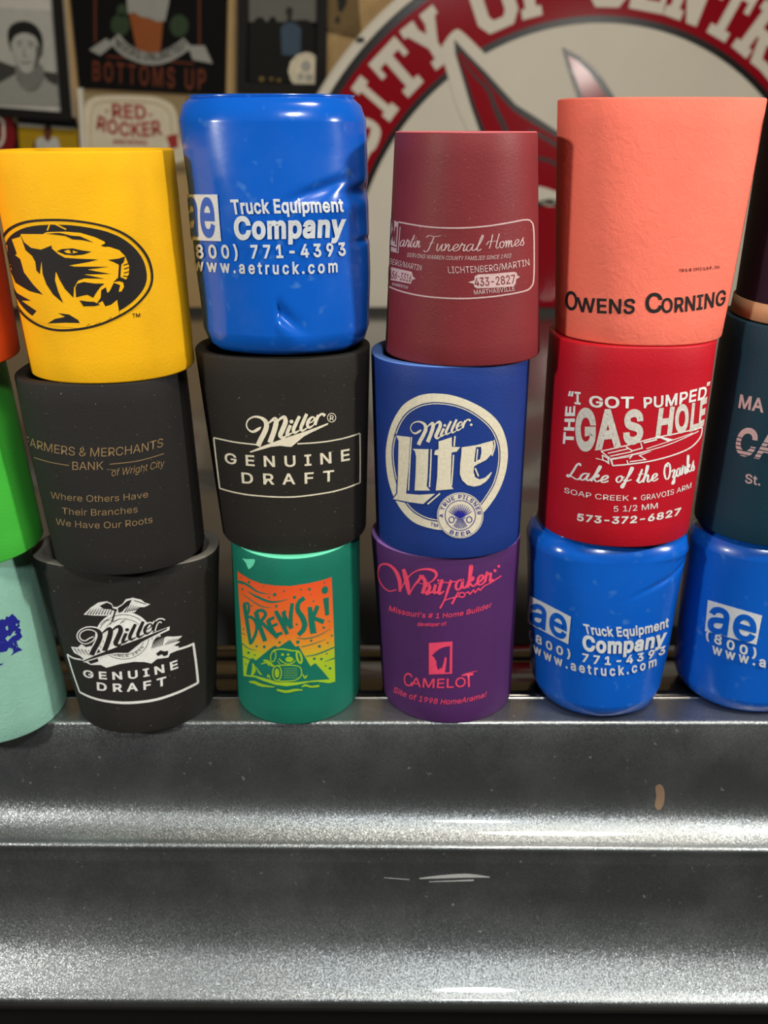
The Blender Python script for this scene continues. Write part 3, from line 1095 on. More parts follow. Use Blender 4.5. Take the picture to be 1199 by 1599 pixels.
# ------------------------------------------------------------------ yellow cooler: roaring tiger head in an oval
z = Z(0, 200, 3.747)
ov = [(330, 528), (480, 538), (640, 575), (760, 640), (850, 740), (885, 850), (870, 940), (800, 1030), (700, 1100), (560, 1160), (400, 1185),
      (280, 1170), (170, 1110), (80, 1010), (30, 900), (5, 770), (2, 700), (25, 640), (90, 580), (190, 540)]
cxo, cyo = 445, 857
sc_o = lambda k, k2=None: [(cxo + (x - cxo) * k, cyo + (y - cyo) * (k2 or k)) for x, y in ov]
put('yellow', 'oval_border', z(A_poly(catmull(ov, True, 5), catmull(sc_o(.970, .960), True, 5))), I_black, 3)
put('yellow', 'oval_field', z(A_poly(sc_o(.915, .895), smooth=True)), I_black)
head = [(100, 650), (150, 636), (158, 618), (280, 618), (300, 606), (400, 603), (480, 610), (560, 636), (610, 662), (618, 686), (690, 712), (722, 746),
        (734, 775), (746, 805), (745, 850), (730, 885), (712, 893), (719, 925), (706, 952), (690, 955), (698, 915), (662, 902), (640, 952), (628, 960),
        (620, 926), (595, 945), (592, 990), (566, 1032), (602, 1008), (618, 1040), (650, 1030), (682, 1002), (692, 1060), (690, 1092), (655, 1118),
        (650, 1100), (600, 1150), (592, 1130), (540, 1156), (530, 1138), (505, 1170), (430, 1162), (330, 1152), (255, 1130), (200, 1112), (240, 1068), (150, 1010),
        (208, 1008), (120, 965), (60, 895), (42, 785), (85, 850), (112, 905), (150, 925), (200, 952), (278, 972), (225, 915), (170, 842), (150, 765),
        (118, 742), (130, 735)]
put('yellow', 'tiger_head', z(A_poly(head)), I_gold_foam, 1)
feat = [
    A_poly([(153, 618), (175, 665), (215, 698), (270, 708), (326, 684), (330, 702), (365, 735), (400, 755), (470, 760), (578, 765), (530, 779), (420, 800),
            (450, 806), (635, 808), (520, 824), (645, 850), (500, 852), (615, 878), (505, 875), (470, 888), (448, 930), (445, 988), (400, 938), (370, 882),
            (350, 833), (345, 885), (362, 950), (390, 1020), (335, 970), (298, 910), (278, 850), (272, 770), (262, 852), (243, 830), (238, 780), (220, 745), (183, 712)]),
    A_poly([(355, 716), (385, 704), (440, 700), (490, 712), (542, 720), (500, 736), (450, 742), (400, 737)], [(392, 716), (415, 708), (446, 714), (470, 722), (440, 730), (410, 728)]),
    A_poly([(425, 705), (438, 705), (442, 728), (430, 728)]),
    A_poly([(296, 614), (370, 610), (430, 625), (480, 630), (552, 666), (490, 652), (440, 648), (400, 628)]),
    A_poly([(590, 684), (620, 668), (640, 690), (612, 692)]),
    A_poly([(630, 768), (690, 760), (722, 748), (716, 780), (702, 795), (698, 868), (733, 885), (716, 900), (690, 892), (660, 898), (686, 872), (690, 797), (664, 782)]),
    A_stroke([(716, 800), (742, 790)], 6), A_stroke([(718, 822), (746, 812)], 6), A_stroke([(718, 845), (744, 838)], 6), A_stroke([(714, 862), (738, 866)], 6),
    A_poly([(465, 906), (500, 896), (560, 905), (612, 906), (590, 925), (566, 962), (552, 988), (520, 970), (460, 985), (456, 930)]),
    A_poly([(478, 1003), (520, 1010), (556, 1012), (590, 1030), (560, 1037), (500, 1038)]),
    A_poly([(300, 1140), (345, 1112), (400, 1100), (360, 1078), (420, 1086), (470, 1118), (480, 1136), (400, 1134)]),
]
put('yellow', 'tiger_markings', z(join_art(feat)), I_black, 2)
put('yellow', 'ear_outline', z(join_art([A_stroke([(305, 596), (318, 556), (345, 558), (405, 590)], 8, smooth=False), ])), I_gold_foam, 1)
put('yellow', 'trademark_lettering', Q(z, 'TM', (768, 1105), (813, 1103), h=22, bold=.02), I_black)

# ------------------------------------------------------------------ blue coolers
z = Z(270, 130, 3.633)
put('blue1', 'logo_square', z(A_poly([(92, 890), (283, 897), (262, 632), (62, 632)])), I_silver)
put('blue1', 'logo_letters', Q(z, 'ae', (84, 858), (252, 865), (66, 582), (238, 580), bold=.035), I_bluev, 2)
put_each('blue1', 'lettering', [
    Q(z, 'Truck Equipment', (345, 741), (957, 727), (333, 660), (955, 653), bold=.05),
    Q(z, 'Company', (358, 882), (970, 866), (350, 755), (978, 742), bold=.07),
    Q(z, '(800) 771-4393', (97, 990), (980, 976), (92, 914), (975, 903), sag=8, bold=.05, spacing=1.35),
    Q(z, 'www.aetruck.com', (130, 1062), (932, 1070), (127, 994), (930, 1002), sag=16, bold=.045, spacing=1.3)], I_silver)
z = Z(800, 790, 3.005)
put('blue2', 'logo_square', z(A_poly([(92, 422), (80, 550), (270, 643), (282, 515)])), I_silver)
put('blue2', 'logo_letters', Q(z, 'ae', (90, 545), (262, 625), (101, 414), (268, 486), bold=.035), I_bluev, 2)
put_each('blue2', 'lettering', [
    Q(z, 'Truck Equipment', (345, 590), (722, 562), (335, 546), (724, 518), sag=27, bold=.05),
    Q(z, 'Company', (335, 665), (705, 640), (332, 596), (718, 572), sag=26, bold=.07),
    Q(z, '(800) 771-4393', (85, 618), (705, 688), (85, 580), (708, 650), sag=78, bold=.05, spacing=1.35),
    Q(z, 'www.aetruck.com', (108, 685), (668, 745), (105, 641), (668, 702), sag=66, bold=.045, spacing=1.3)], I_silver)
put('blue3', 'logo_square', z(A_poly([(928, 438), (912, 585), (1145, 642), (1172, 508)])), I_silver)
put('blue3', 'logo_letters', Q(z, 'ae', (922, 580), (1138, 632), (942, 420), (1158, 484), bold=.035), I_bluev, 2)
put_each('blue3', 'lettering', [
    Q(z, '(800) 771-4393', (915, 618), (1640, 700), (920, 576), (1645, 660), sag=66, bold=.05, spacing=1.35),
    Q(z, 'www.aetruck.com', (945, 685), (1620, 745), (948, 640), (1620, 700), sag=42, bold=.045, spacing=1.3)], I_silver)

# ------------------------------------------------------------------ maroon cooler: funeral homes panel
z = Z(590, 180, 3.9)
put('maroon', 'panel_outline', z(join_art([
    A_stroke([(130, 652), (300, 680), (480, 688), (650, 678), (800, 655), (895, 638), (932, 650), (947, 700), (950, 860), (947, 1000), (930, 1048), (880, 1075),
              (700, 1105), (500, 1117), (300, 1105), (150, 1075), (60, 1040)], 9, n=4),
    A_poly([(74, 632), (130, 652), (118, 836), (66, 818)]),
    A_stroke([(141, 680), (128, 838), (72, 826)], 5, smooth=False)])), I_rose)
put('maroon', 'panel_monogram', z(join_art([A_stroke([(84, 760), (98, 700), (100, 770), (116, 680), (112, 790)], 7), A_stroke([(75, 795), (118, 808)], 8)])), I_maroonf, 1)
put('maroon', 'script_lettering', z(join_art([
    A_script('artin', (135, 800), (262, 806), 90, .085, 2, .15),
    A_script('Funeral', (285, 822), (625, 826), 92, .085, 4, .15),
    A_script('Homes', (668, 816), (892, 792), 88, .085, 2, .12)])), I_rose)
put_each('maroon', 'lettering', [
    Q(z, 'SERVING WARREN COUNTY FAMILIES SINCE 1903', (180, 862), (806, 868), h=24, sag=18, slant=.25, bold=.01),
    Q(z, 'LICHTENBERG/MARTIN', (432, 962), (922, 915), h=40, sag=14, bold=.005),
    Q(z, 'MARTHASVILLE', (587, 1092), (832, 1068), h=27, sag=2, bold=.015),
    Q(z, 'BERG/MARTIN', (72, 906), (268, 948), h=34, sag=2, bold=.0),
    Q(z, 'WARRENTON', (88, 1036), (186, 1060), h=18, bold=.02)], I_rose)
put_each('maroon', 'number_plate', [z(a_) for a_ in (
    A_poly([(550, 1018), (588, 1006), (590, 982), (612, 970), (700, 966), (828, 955), (842, 960), (848, 978), (864, 985), (840, 1000), (836, 1030), (820, 1043), (700, 1052), (600, 1055), (586, 1044), (585, 1028)]),
    A_poly([(66, 922), (212, 955), (220, 985), (236, 997), (214, 1004), (206, 1028), (66, 1002)]))], I_rose)
put_each('maroon', 'number_lettering', [Q(z, '433-2827', (592, 1042), (836, 1022), h=52, sag=3, bold=.01), Q(z, '456-3316', (68, 990), (204, 1018), h=46, bold=.005)], I_maroonf, 1)

# ------------------------------------------------------------------ salmon cooler: company name only
z = Z(840, 130, 3.34)
put_each('pink', 'lettering', [
    Q(z, 'O', (147, 1180), (212, 1184), (147, 1082), (212, 1090), bold=.03),
    Q(z, 'WENS', (212, 1190), (505, 1198), (206, 1116), (512, 1122), bold=.035, sag=4),
    Q(z, 'C', (560, 1194), (645, 1190), (560, 1094), (645, 1090), bold=.035),
    Q(z, 'ORNING', (640, 1194), (968, 1154), (640, 1120), (975, 1074), bold=.035, sag=8),
    Q(z, 'TM & \u00a9 1992 U.A.P., Inc.', (728, 984), (940, 963), h=16, bold=.015, sag=2)], I_black)

# ------------------------------------------------------------------ bank cooler: thin gold lettering
z = Z(0, 560, 3.747)
put_each('bank', 'lettering', [
    Q(z, 'FARMERS & MERCHANTS', (160, 500), (944, 512), h=50, sag=58, bold=-.022),
    Q(z, 'BANK', (443, 642), (612, 640), h=48, bold=-.02, sag=2),
    z(A_stroke([(655, 645), (690, 641), (630, 641)], 3, smooth=False)),
    z(A_stroke([(218, 576), (320, 600), (425, 617)], 5)), z(A_stroke([(645, 609), (800, 592), (950, 554)], 5)),
    Q(z, 'of Wright City', (655, 680), (950, 628), h=44, slant=.3, sag=6, bold=-.01),
    Q(z, 'Where Others Have', (318, 812), (860, 806), h=38, sag=20, bold=-.005),
    Q(z, 'Their Branches', (383, 903), (803, 892), h=38, sag=12, bold=-.005),
    Q(z, 'We Have Our Roots', (345, 966), (887, 954), h=38, sag=25, bold=-.005)], I_gold)

# ------------------------------------------------------------------ genuine draft cooler
z = Z(290, 540, 3.868)
zm = Z(370, 630, 7.053)
put('draft', 'frame_line', z(join_art([
    A_stroke([(430, 597), (300, 582), (174, 556)], 8), A_stroke([(174, 556), (190, 700), (210, 862)], 8),
    A_stroke([(210, 862), (300, 886), (430, 905), (640, 913), (850, 888), (960, 862), (1052, 828)], 8),
    A_stroke([(1052, 828), (1053, 680), (1051, 530)], 8), A_stroke([(1051, 530), (950, 560), (820, 582), (675, 592)], 8)])), I_cream)
put_each('draft', 'lettering', [
    Q(z, 'GENUINE', (242, 708), (990, 690), (238, 646), (988, 622), sag=30, bold=.03, spacing=1.55),
    Q(z, 'DRAFT', (345, 828), (895, 815), (340, 764), (895, 750), sag=14, bold=.03, spacing=1.6)], I_cream)
put('draft', 'script_emblem', zm(join_art([miller_script(), A_oval(1040, 158, 49, 52, hole=8), A_text('R', (1020, 186), (1064, 186), h=54, bold=.02)])), I_cream)

# ------------------------------------------------------------------ royal blue cooler
z = Z(600, 610, 5.995)
outer = [(500, 28), (640, 45), (800, 100), (960, 190), (1070, 300), (1130, 430), (1155, 580), (1140, 740), (1090, 900), (1010, 1040), (920, 1150), (800, 1250), (680, 1300),
         (540, 1305), (400, 1280), (270, 1225), (160, 1110), (80, 960), (35, 790), (20, 600), (40, 430), (90, 280), (180, 140), (300, 60), (400, 32)]
inner = [(510, 108), (640, 124), (780, 172), (910, 255), (1010, 355), (1068, 475), (1086, 600), (1072, 740), (1030, 880), (960, 1000), (880, 1100), (760, 1190), (640, 1230),
         (500, 1228), (370, 1195), (245, 1110), (150, 960), (98, 790), (75, 600), (92, 450), (140, 310), (220, 200), (330, 135), (420, 112)]
ccx, ccy = 585, 660
put('lite', 'oval_emblem', z(join_art([
    A_poly(catmull(outer, True, 5), catmull(inner, True, 5)),
    A_stroke([(ccx + (x - ccx) * .972, ccy + (y - ccy) * .972) for x, y in inner], 9, closed=True, n=4)])), I_cream)
put('lite', 'letter_clearance', z(A_poly([(100, 405), (262, 422), (250, 700), (228, 950), (330, 960), (500, 950), (380, 1075), (250, 1060), (70, 1022), (118, 960), (124, 800), (128, 600), (132, 470)])), I_bluelit, 1)
put('lite', 'large_lettering', z(join_art([
    A_poly([(118, 420), (250, 435), (235, 700), (212, 965), (330, 975), (480, 965), (370, 1060), (250, 1045), (90, 1015), (130, 965), (137, 800), (140, 600), (143, 470)]),
    A_stroke([(262, 435), (248, 650), (234, 935)], 12),
    A_poly([(272, 545), (420, 548), (411, 800), (402, 890), (434, 935), (290, 935), (299, 800), (305, 620), (295, 570)]),
    A_stroke([(444, 548), (438, 720), (428, 902)], 13),
    A_poly([(512, 475), (635, 435), (635, 525), (712, 528), (680, 570), (632, 580), (622, 880), (650, 920), (485, 935), (500, 800), (505, 605), (470, 598), (480, 560), (512, 548)]),
    A_stroke([(664, 425), (655, 520)], 15), A_stroke([(650, 600), (642, 750), (630, 890)], 14),
    A_poly([(725, 530), (860, 510), (1012, 468), (1020, 520), (1005, 590), (950, 650), (870, 690), (840, 710), (835, 760), (850, 810), (890, 830), (940, 815), (1005, 758),
            (960, 840), (900, 885), (840, 898), (780, 885), (730, 840), (708, 780), (712, 680), (722, 600)], [(858, 530), (905, 525), (908, 580), (895, 640), (840, 670), (848, 600)]),
    A_stroke([(1024, 462), (1032, 520), (1005, 612)], 12), A_stroke([(873, 545), (862, 655)], 12), A_stroke([(850, 725), (880, 802)], 14), A_stroke([(1000, 765), (970, 820), (930, 862)], 9),
    A_stroke([(525, 962), (410, 1062)], 14)])), I_cream, 2)
tgt = [(252, 350), (818, 285), (325, 508)]
put('lite', 'script_emblem', z(join_art([A_map(miller_script(-2, False), affine(MSRC, tgt)), A_oval(814, 320, 12, 12)])), I_cream)
put('lite', 'medallion', z(A_oval(712, 1166, 214, 214)), I_cream, 3)
mark = [A_oval(712, 1166, 143, 143, hole=7), A_oval(712, 1166, 206, 206, hole=4),
        A_arctext('A TRUE PILSNER', 712, 1166, 157, 157, 187, 2, 36, bold=.03, spacing=1.2),
        A_arctext('BEER', 712, 1166, 192, 192, 238, 302, 36, bold=.03, spacing=1.2, inward=True)]
for k in range(13):
    t = math.radians(28 + k * 124 / 12)
    mark.append(A_stroke([(712, 1190), (712 + 60 * math.cos(t), 1190 - 60 * math.sin(t)), (712 + 122 * math.cos(t), 1182 - 122 * math.sin(t))], [3, 9, 4]))
for k in range(9):
    t = math.radians(232 + k * 76 / 8)
    mark.append(A_stroke([(712 + (k - 4) * 5, 1195), (712 + 100 * math.cos(t), 1190 - 100 * math.sin(t))], [3, 8]))
mark += [A_oval(632, 1205, 28, 32, hole=8), A_oval(795, 1205, 28, 32, hole=8), A_stroke([(665, 1180), (712, 1190), (760, 1180)], 6), A_stroke([(665, 1192), (712, 1202), (760, 1192)], 6)]
put('lite', 'medallion_print', z(join_art(mark)), I_navy, 4)
put('lite', 'trademark_lettering', Q(z, 'TM', (432, 1262), (500, 1280), h=32, bold=.015), I_navy, 1)

# ------------------------------------------------------------------ purple cooler
z = Z(585, 870, 5.849)


def S3(*q):
    return A_stroke([(a, b) for a, b, c_ in q], [c_ for a, b, c_ in q])


put('purple', 'script_lettering', z(join_art([
    S3((205, 298, 10), (130, 310, 11), (60, 240, 11), (35, 150, 13), (60, 75, 15), (130, 70, 20), (195, 125, 30), (232, 215, 36), (236, 315, 22)),
    S3((236, 320, 8), (275, 235, 12), (335, 160, 12), (400, 122, 14), (480, 110, 20), (550, 130, 28), (566, 172, 24), (520, 225, 12), (440, 245, 8), (390, 225, 8)),
    S3((268, 110, 30), (298, 225, 46), (320, 345, 22)), S3((320, 345, 12), (360, 270, 16), (415, 200, 26), (430, 165, 34)),
    S3((432, 168, 30), (466, 235, 36), (440, 335, 32)), S3((452, 300, 10), (492, 250, 26), (506, 290, 30), (476, 335, 30), (545, 310, 10)),
    S3((560, 250, 28), (545, 325, 28), (590, 310, 9)), S3((620, 205, 30), (588, 330, 30), (640, 310, 9)), S3((575, 242, 10), (655, 230, 10)), A_oval(585, 215, 12, 12),
    S3((700, 210, 26), (668, 310, 24), (640, 390, 16), (598, 470, 18)), S3((655, 236, 10), (748, 222, 10)),
    A_script('aker', (735, 305), (1078, 225), 185, .15, 4, .18),
    A_oval(1098, 125, 15, 15), A_oval(1132, 85, 14, 14),
    S3((765, 318, 14), (738, 370, 18), (706, 430, 20)), S3((640, 396, 10), (700, 376, 11), (770, 358, 10)),
    A_oval(798, 345, 32, 28, hole=13), S3((828, 330, 9), (860, 320, 14), (870, 340, 12), (905, 300, 12), (915, 325, 12), (950, 285, 12), (962, 305, 12), (1000, 265, 12), (1050, 240, 11), (1156, 172, 12))])), I_pinkp)
put_each('purple', 'lettering', [
    Q(z, "Missouri's # 1 Home Builder", (135, 490), (1065, 456), h=46, sag=84, slant=.2, bold=.02),
    Q(z, 'developer of:', (392, 628), (655, 624), h=34, slant=.3, bold=.03, sag=4),
    Q(z, 'C', (272, 1176), (350, 1180), (272, 1058), (350, 1062), bold=.0),
    Q(z, 'AMELO', (332, 1176), (832, 1180), (340, 1096), (832, 1092), sag=16, bold=.015),
    Q(z, 'T', (818, 1186), (905, 1182), (812, 1066), (900, 1060), bold=.02),
    z(A_stroke([(795, 1082), (850, 1062), (940, 1038)], [12, 12, 4])),
    Q(z, 'Site of 1998 HomeArama!', (175, 1232), (1012, 1274), h=48, sag=88, slant=.2, bold=.015)], I_pinkp)
put('purple', 'horse_emblem', z(A_poly([(498, 785), (712, 770), (709, 1065), (499, 1072)],
    [(690, 813), (640, 820), (592, 840), (557, 868), (528, 898), (553, 922), (556, 940), (566, 945), (568, 985), (577, 1020), (590, 1030), (602, 1010), (612, 1020), (622, 1000), (634, 960), (640, 920),
     (655, 910), (660, 930), (652, 1000), (645, 1054), (686, 1052)])), I_pinkp)

# ------------------------------------------------------------------ crimson cooler
z = Z(870, 590, 4.796)
put_each('red', 'lettering', [
    Q(z, '\u201cI', (92, 188), (190, 197), (92, 98), (190, 105), bold=.03),
    Q(z, 'GOT', (255, 212), (568, 218), (250, 130), (572, 134), bold=.04, sag=3),
    Q(z, 'PUMPED', (642, 218), (1098, 150), (640, 140), (1110, 56), bold=.04, sag=12),
    Q(z, '\u201d', (1098, 100), (1128, 95), (1104, 34), (1136, 28), bold=.03),
    Q(z, 'THE', (130, 497), (146, 210), (52, 494), (74, 214), bold=.06),
    Q(z, 'SOAP CREEK \u2022', (60, 858), (590, 912), (64, 820), (590, 872), sag=20, bold=.0),
    Q(z, 'GRAVOIS ARM', (622, 912), (992, 822), (620, 872), (996, 784), sag=14, bold=.0),
    Q(z, '5 1/2 MM', (425, 997), (742, 972), (425, 955), (742, 930), sag=4, bold=.005),
    Q(z, '573-372-6827', (155, 1064), (912, 1020), (160, 1012), (918, 968), sag=40, bold=.05)], I_white)
put_each('red', 'large_lettering', [
    Q(z, 'G', (148, 530), (302, 520), (148, 224), (306, 224), bold=.07), Q(z, 'A', (292, 520), (482, 495), (296, 232), (478, 226), bold=.07),
    Q(z, 'S', (492, 486), (636, 462), (500, 234), (642, 228), bold=.07), Q(z, 'H', (725, 426), (842, 412), (750, 222), (862, 208), bold=.07),
    Q(z, 'O', (862, 402), (962, 388), (868, 198), (968, 190), bold=.07), Q(z, 'L', (972, 388), (1040, 372), (990, 186), (1052, 178), bold=.07),
    Q(z, 'E', (1042, 362), (1088, 344), (1055, 160), (1112, 140), bold=.07)], I_worn)
put('red', 'boat_drawing', z(join_art([
    A_stroke([(335, 545), (520, 500), (700, 448), (860, 415), (1075, 370)], 9), A_stroke([(1075, 370), (1062, 440), (990, 515), (870, 568), (700, 615), (540, 640), (420, 652)], 10),
    A_stroke([(420, 652), (402, 600), (338, 545)], 9, smooth=False), A_stroke([(410, 600), (540, 572), (800, 500), (1045, 398)], 7), A_stroke([(660, 525), (820, 470), (1000, 410)], 6),
    A_poly([(700, 450), (742, 428), (862, 458), (812, 470), (760, 446)]), A_stroke([(385, 560), (540, 522)], 8), A_stroke([(400, 582), (560, 545)], 8),
    A_stroke([(540, 600), (560, 570), (690, 545), (610, 575), (655, 605), (540, 622)], 8, smooth=False), A_stroke([(515, 510), (560, 540), (630, 520), (620, 480)], 9, smooth=False),
    A_stroke([(640, 480), (735, 455)], 12), A_stroke([(298, 598), (390, 622)], 6), A_stroke([(345, 572), (350, 608), (392, 636), (388, 600), (345, 572)], 8, smooth=False),
    A_stroke([(420, 640), (412, 606), (560, 580)], 6, smooth=False), A_stroke([(530, 636), (520, 610)], 8)])), I_white)
put('red', 'script_lettering', z(join_art([
    A_script('Lake', (80, 742), (382, 780), 118, .15, 6, .2), A_script('of', (436, 778), (545, 772), 104, .15, 0, .2),
    A_script('the', (588, 782), (742, 762), 118, .14, 2, .2), A_script('Ozarks', (788, 758), (1022, 688), 122, .13, 6, .2)])), I_white)

# ------------------------------------------------------------------ dark teal cooler
z = Z(820, 510, 3.164)
put_each('teal', 'lettering', [
    Q(z, 'MA', (1063, 398), (1190, 418), (1073, 334), (1196, 352), bold=.04),
    Q(z, 'St.', (1097, 766), (1170, 778), (1100, 722), (1174, 734), bold=.03)], I_rose)
put('teal', 'striped_lettering', join_art([Q(z, 'CA', (1040, 622), (1250, 655), (1070, 492), (1285, 520), bold=.05)]), I_rose)
put('teal', 'letter_stripes', z(join_art([A_stroke([(1030, 540 + k * 20), (1150, 560 + k * 20), (1290, 582 + k * 20)], 5) for k in range(5)])), I_tealf, 1)
# tan band round the base of the plum cooler
cp = coolers['plum']
V, Fc = [], []
for i in range(113):
    a = 2 * math.pi * i / 112
    for zz, of in ((cp.zb + .0004, .0004), (cp.zb + .0008, .0010), (cp.zb + .0092, .0010), (cp.zb + .0096, .0002)):
        V.append(cp.skin(a, zz, of + (cp.round * .6 if zz < cp.zb + .0009 else 0)))
for i in range(112):
    for j in range(3):
        Fc.append((i * 4 + j, i * 4 + 4 + j, i * 4 + 5 + j, i * 4 + 1 + j))
tag(link('base_band', mesh_from('base_band', V, Fc, True), foam_mat('tan_foam_band', srgb(196, 156, 116)), ROOT['plum']), 'tan foam band')

# ------------------------------------------------------------------ black cooler with eagle crest
z = Z(100, 920, 5.45)
EM = affine(MSRC, [(135, 398), (858, 272), (248, 555)])
white = [A_oval(512, 402, 238, 212, rot=0),
         A_poly([(175, 215), (235, 155), (300, 112), (370, 102), (410, 120), (425, 150), (455, 150), (465, 185), (450, 240), (420, 262), (400, 222), (330, 225), (250, 222)]),
         A_poly([(455, 152), (500, 125), (530, 85), (590, 72), (660, 90), (690, 115), (735, 127), (690, 150), (640, 155), (605, 195), (560, 200), (510, 240), (450, 240)]),
         A_poly([(72, 488), (130, 492), (160, 465), (200, 490), (240, 480), (270, 540), (250, 592), (180, 590), (150, 565), (100, 540)]),
         A_poly([(1003, 396), (960, 440), (985, 445), (930, 480), (975, 485), (960, 520), (900, 545), (885, 578), (790, 590), (745, 628), (690, 615), (600, 612), (480, 632), (370, 663),
                 (325, 640), (240, 640), (160, 600), (250, 560), (600, 560), (735, 470), (760, 400), (810, 362), (825, 410), (880, 400), (930, 402)])]
put('eagle', 'crest_shape', z(join_art(white)), I_white)
dk = [A_oval(512, 402, 214, 190, hole=5), A_oval(512, 402, 176, 154, hole=4)]
for k in range(9):
    dk.append(A_stroke([(205 + k * 24, 214), (240 + k * 22, 160 - abs(4 - k) * -2)], [9, 4]))
for k in range(6):
    dk.append(A_stroke([(520 + k * 20, 196 - k * 4), (560 + k * 20, 130 + k * 4)], [10, 4]))
dk += [A_poly([(310, 140), (370, 112), (410, 130), (420, 160), (455, 170), (455, 190), (400, 170), (340, 165)]), A_stroke([(440, 185), (425, 240), (412, 275)], 14),
       A_poly([(462, 160), (500, 135), (540, 100), (580, 88), (560, 130), (515, 170), (500, 190), (470, 200)]), A_stroke([(600, 95), (650, 110), (700, 128)], 6),
       A_arctext('SINCE 1855', 512, 402, 196, 172, 236, 330, 24, bold=.02, inward=True),
       A_poly([(780, 545), (820, 515), (850, 525), (885, 520), (880, 555), (850, 568), (830, 550), (800, 565)]), A_poly([(170, 595), (220, 590), (300, 585), (305, 610), (240, 632), (215, 605)])]
for k in range(7):
    dk.append(A_stroke([(748 + k * 14, 500 - k * 4), (765 + k * 14, 440 - k * 6), (800 + k * 10, 395 + k * 2)], [6, 9, 3]))
for k in range(5):
    dk.append(A_stroke([(860 + k * 22, 470 - k * 6), (900 + k * 20, 425 - k * 3)], [8, 3]))
    dk.append(A_stroke([(100 + k * 30, 500 + k * 4), (135 + k * 30, 545 + k * 5)], [8, 3]))
for k in range(8):
    dk.append(A_stroke([(320 + k * 26, 300 - (k % 3) * 18), (350 + k * 26, 262 - (k % 2) * 14)], [6, 3]))
put('eagle', 'crest_lines', z(join_art(dk)), I_black, 1)
put('eagle', 'script_outline', z(A_map(miller_script(24), EM)), I_white, 2)
put('eagle', 'script_lettering', z(A_map(miller_script(-2), EM)), I_black, 3)
put('eagle', 'frame_line', z(join_art([
    A_stroke([(160, 596), (90, 582), (40, 552)], 12), A_stroke([(40, 552), (90, 710), (148, 872)], 12), A_stroke([(148, 872), (250, 915), (380, 945), (560, 957), (780, 932), (980, 868), (1136, 796)], [15, 17, 19, 21, 21, 20, 18]),
    A_stroke([(1136, 796), (1120, 640), (1096, 462)], 20), A_stroke([(1104, 462), (1040, 488), (960, 512)], 18)])), I_white, 1)
put_each('eagle', 'lettering', [
    Q(z, 'GENUINE', (180, 740), (968, 665), (175, 680), (960, 597), sag=50, bold=.045, spacing=1.35),
    Q(z, 'DRAFT', (297, 850), (868, 806), (292, 784), (866, 736), sag=30, bold=.045, spacing=1.4)], I_white, 1)

# ------------------------------------------------------------------ sea green cooler: ski picture
z = Z(365, 880, 7.267)


def band_mat():
    m, nt, p = new_mat('orange_to_lime_print')
    N, L = nt.nodes, nt.links
    tc = N.new('ShaderNodeTexCoord'); sp = N.new('ShaderNodeSeparateXYZ'); L.new(tc.outputs['Object'], sp.inputs[0])
    mr = N.new('ShaderNodeMapRange'); mr.inputs['From Min'].default_value = 0.02; mr.inputs['From Max'].default_value = 0.092
    n = N.new('ShaderNodeTexNoise'); n.inputs['Scale'].default_value = 500; L.new(tc.outputs['Object'], n.inputs['Vector'])
    L.new(sp.outputs['Z'], mr.inputs['Value'])
    r = N.new('ShaderNodeValToRGB')
    e = r.color_ramp.elements
    e[0].position = 0.0; e[0].color = srgb(160, 212, 40)
    e[1].position = 1.0; e[1].color = srgb(238, 80, 34)
    for pos, c_ in ((.30, srgb(176, 200, 40)), (.42, srgb(224, 160, 40)), (.55, srgb(236, 120, 40))):
        k = e.new(pos); k.color = c_
    L.new(mr.outputs['Result'], r.inputs['Fac'])
    L.new(r.outputs['Color'], p.inputs['Base Color'])
    b = N.new('ShaderNodeBump'); b.inputs['Strength'].default_value = .2; b.inputs['Distance'].default_value = .0003
    L.new(n.outputs['Fac'], b.inputs['Height']); L.new(b.outputs['Normal'], p.inputs['Normal'])
    p.inputs['Roughness'].default_value = .6
    return m


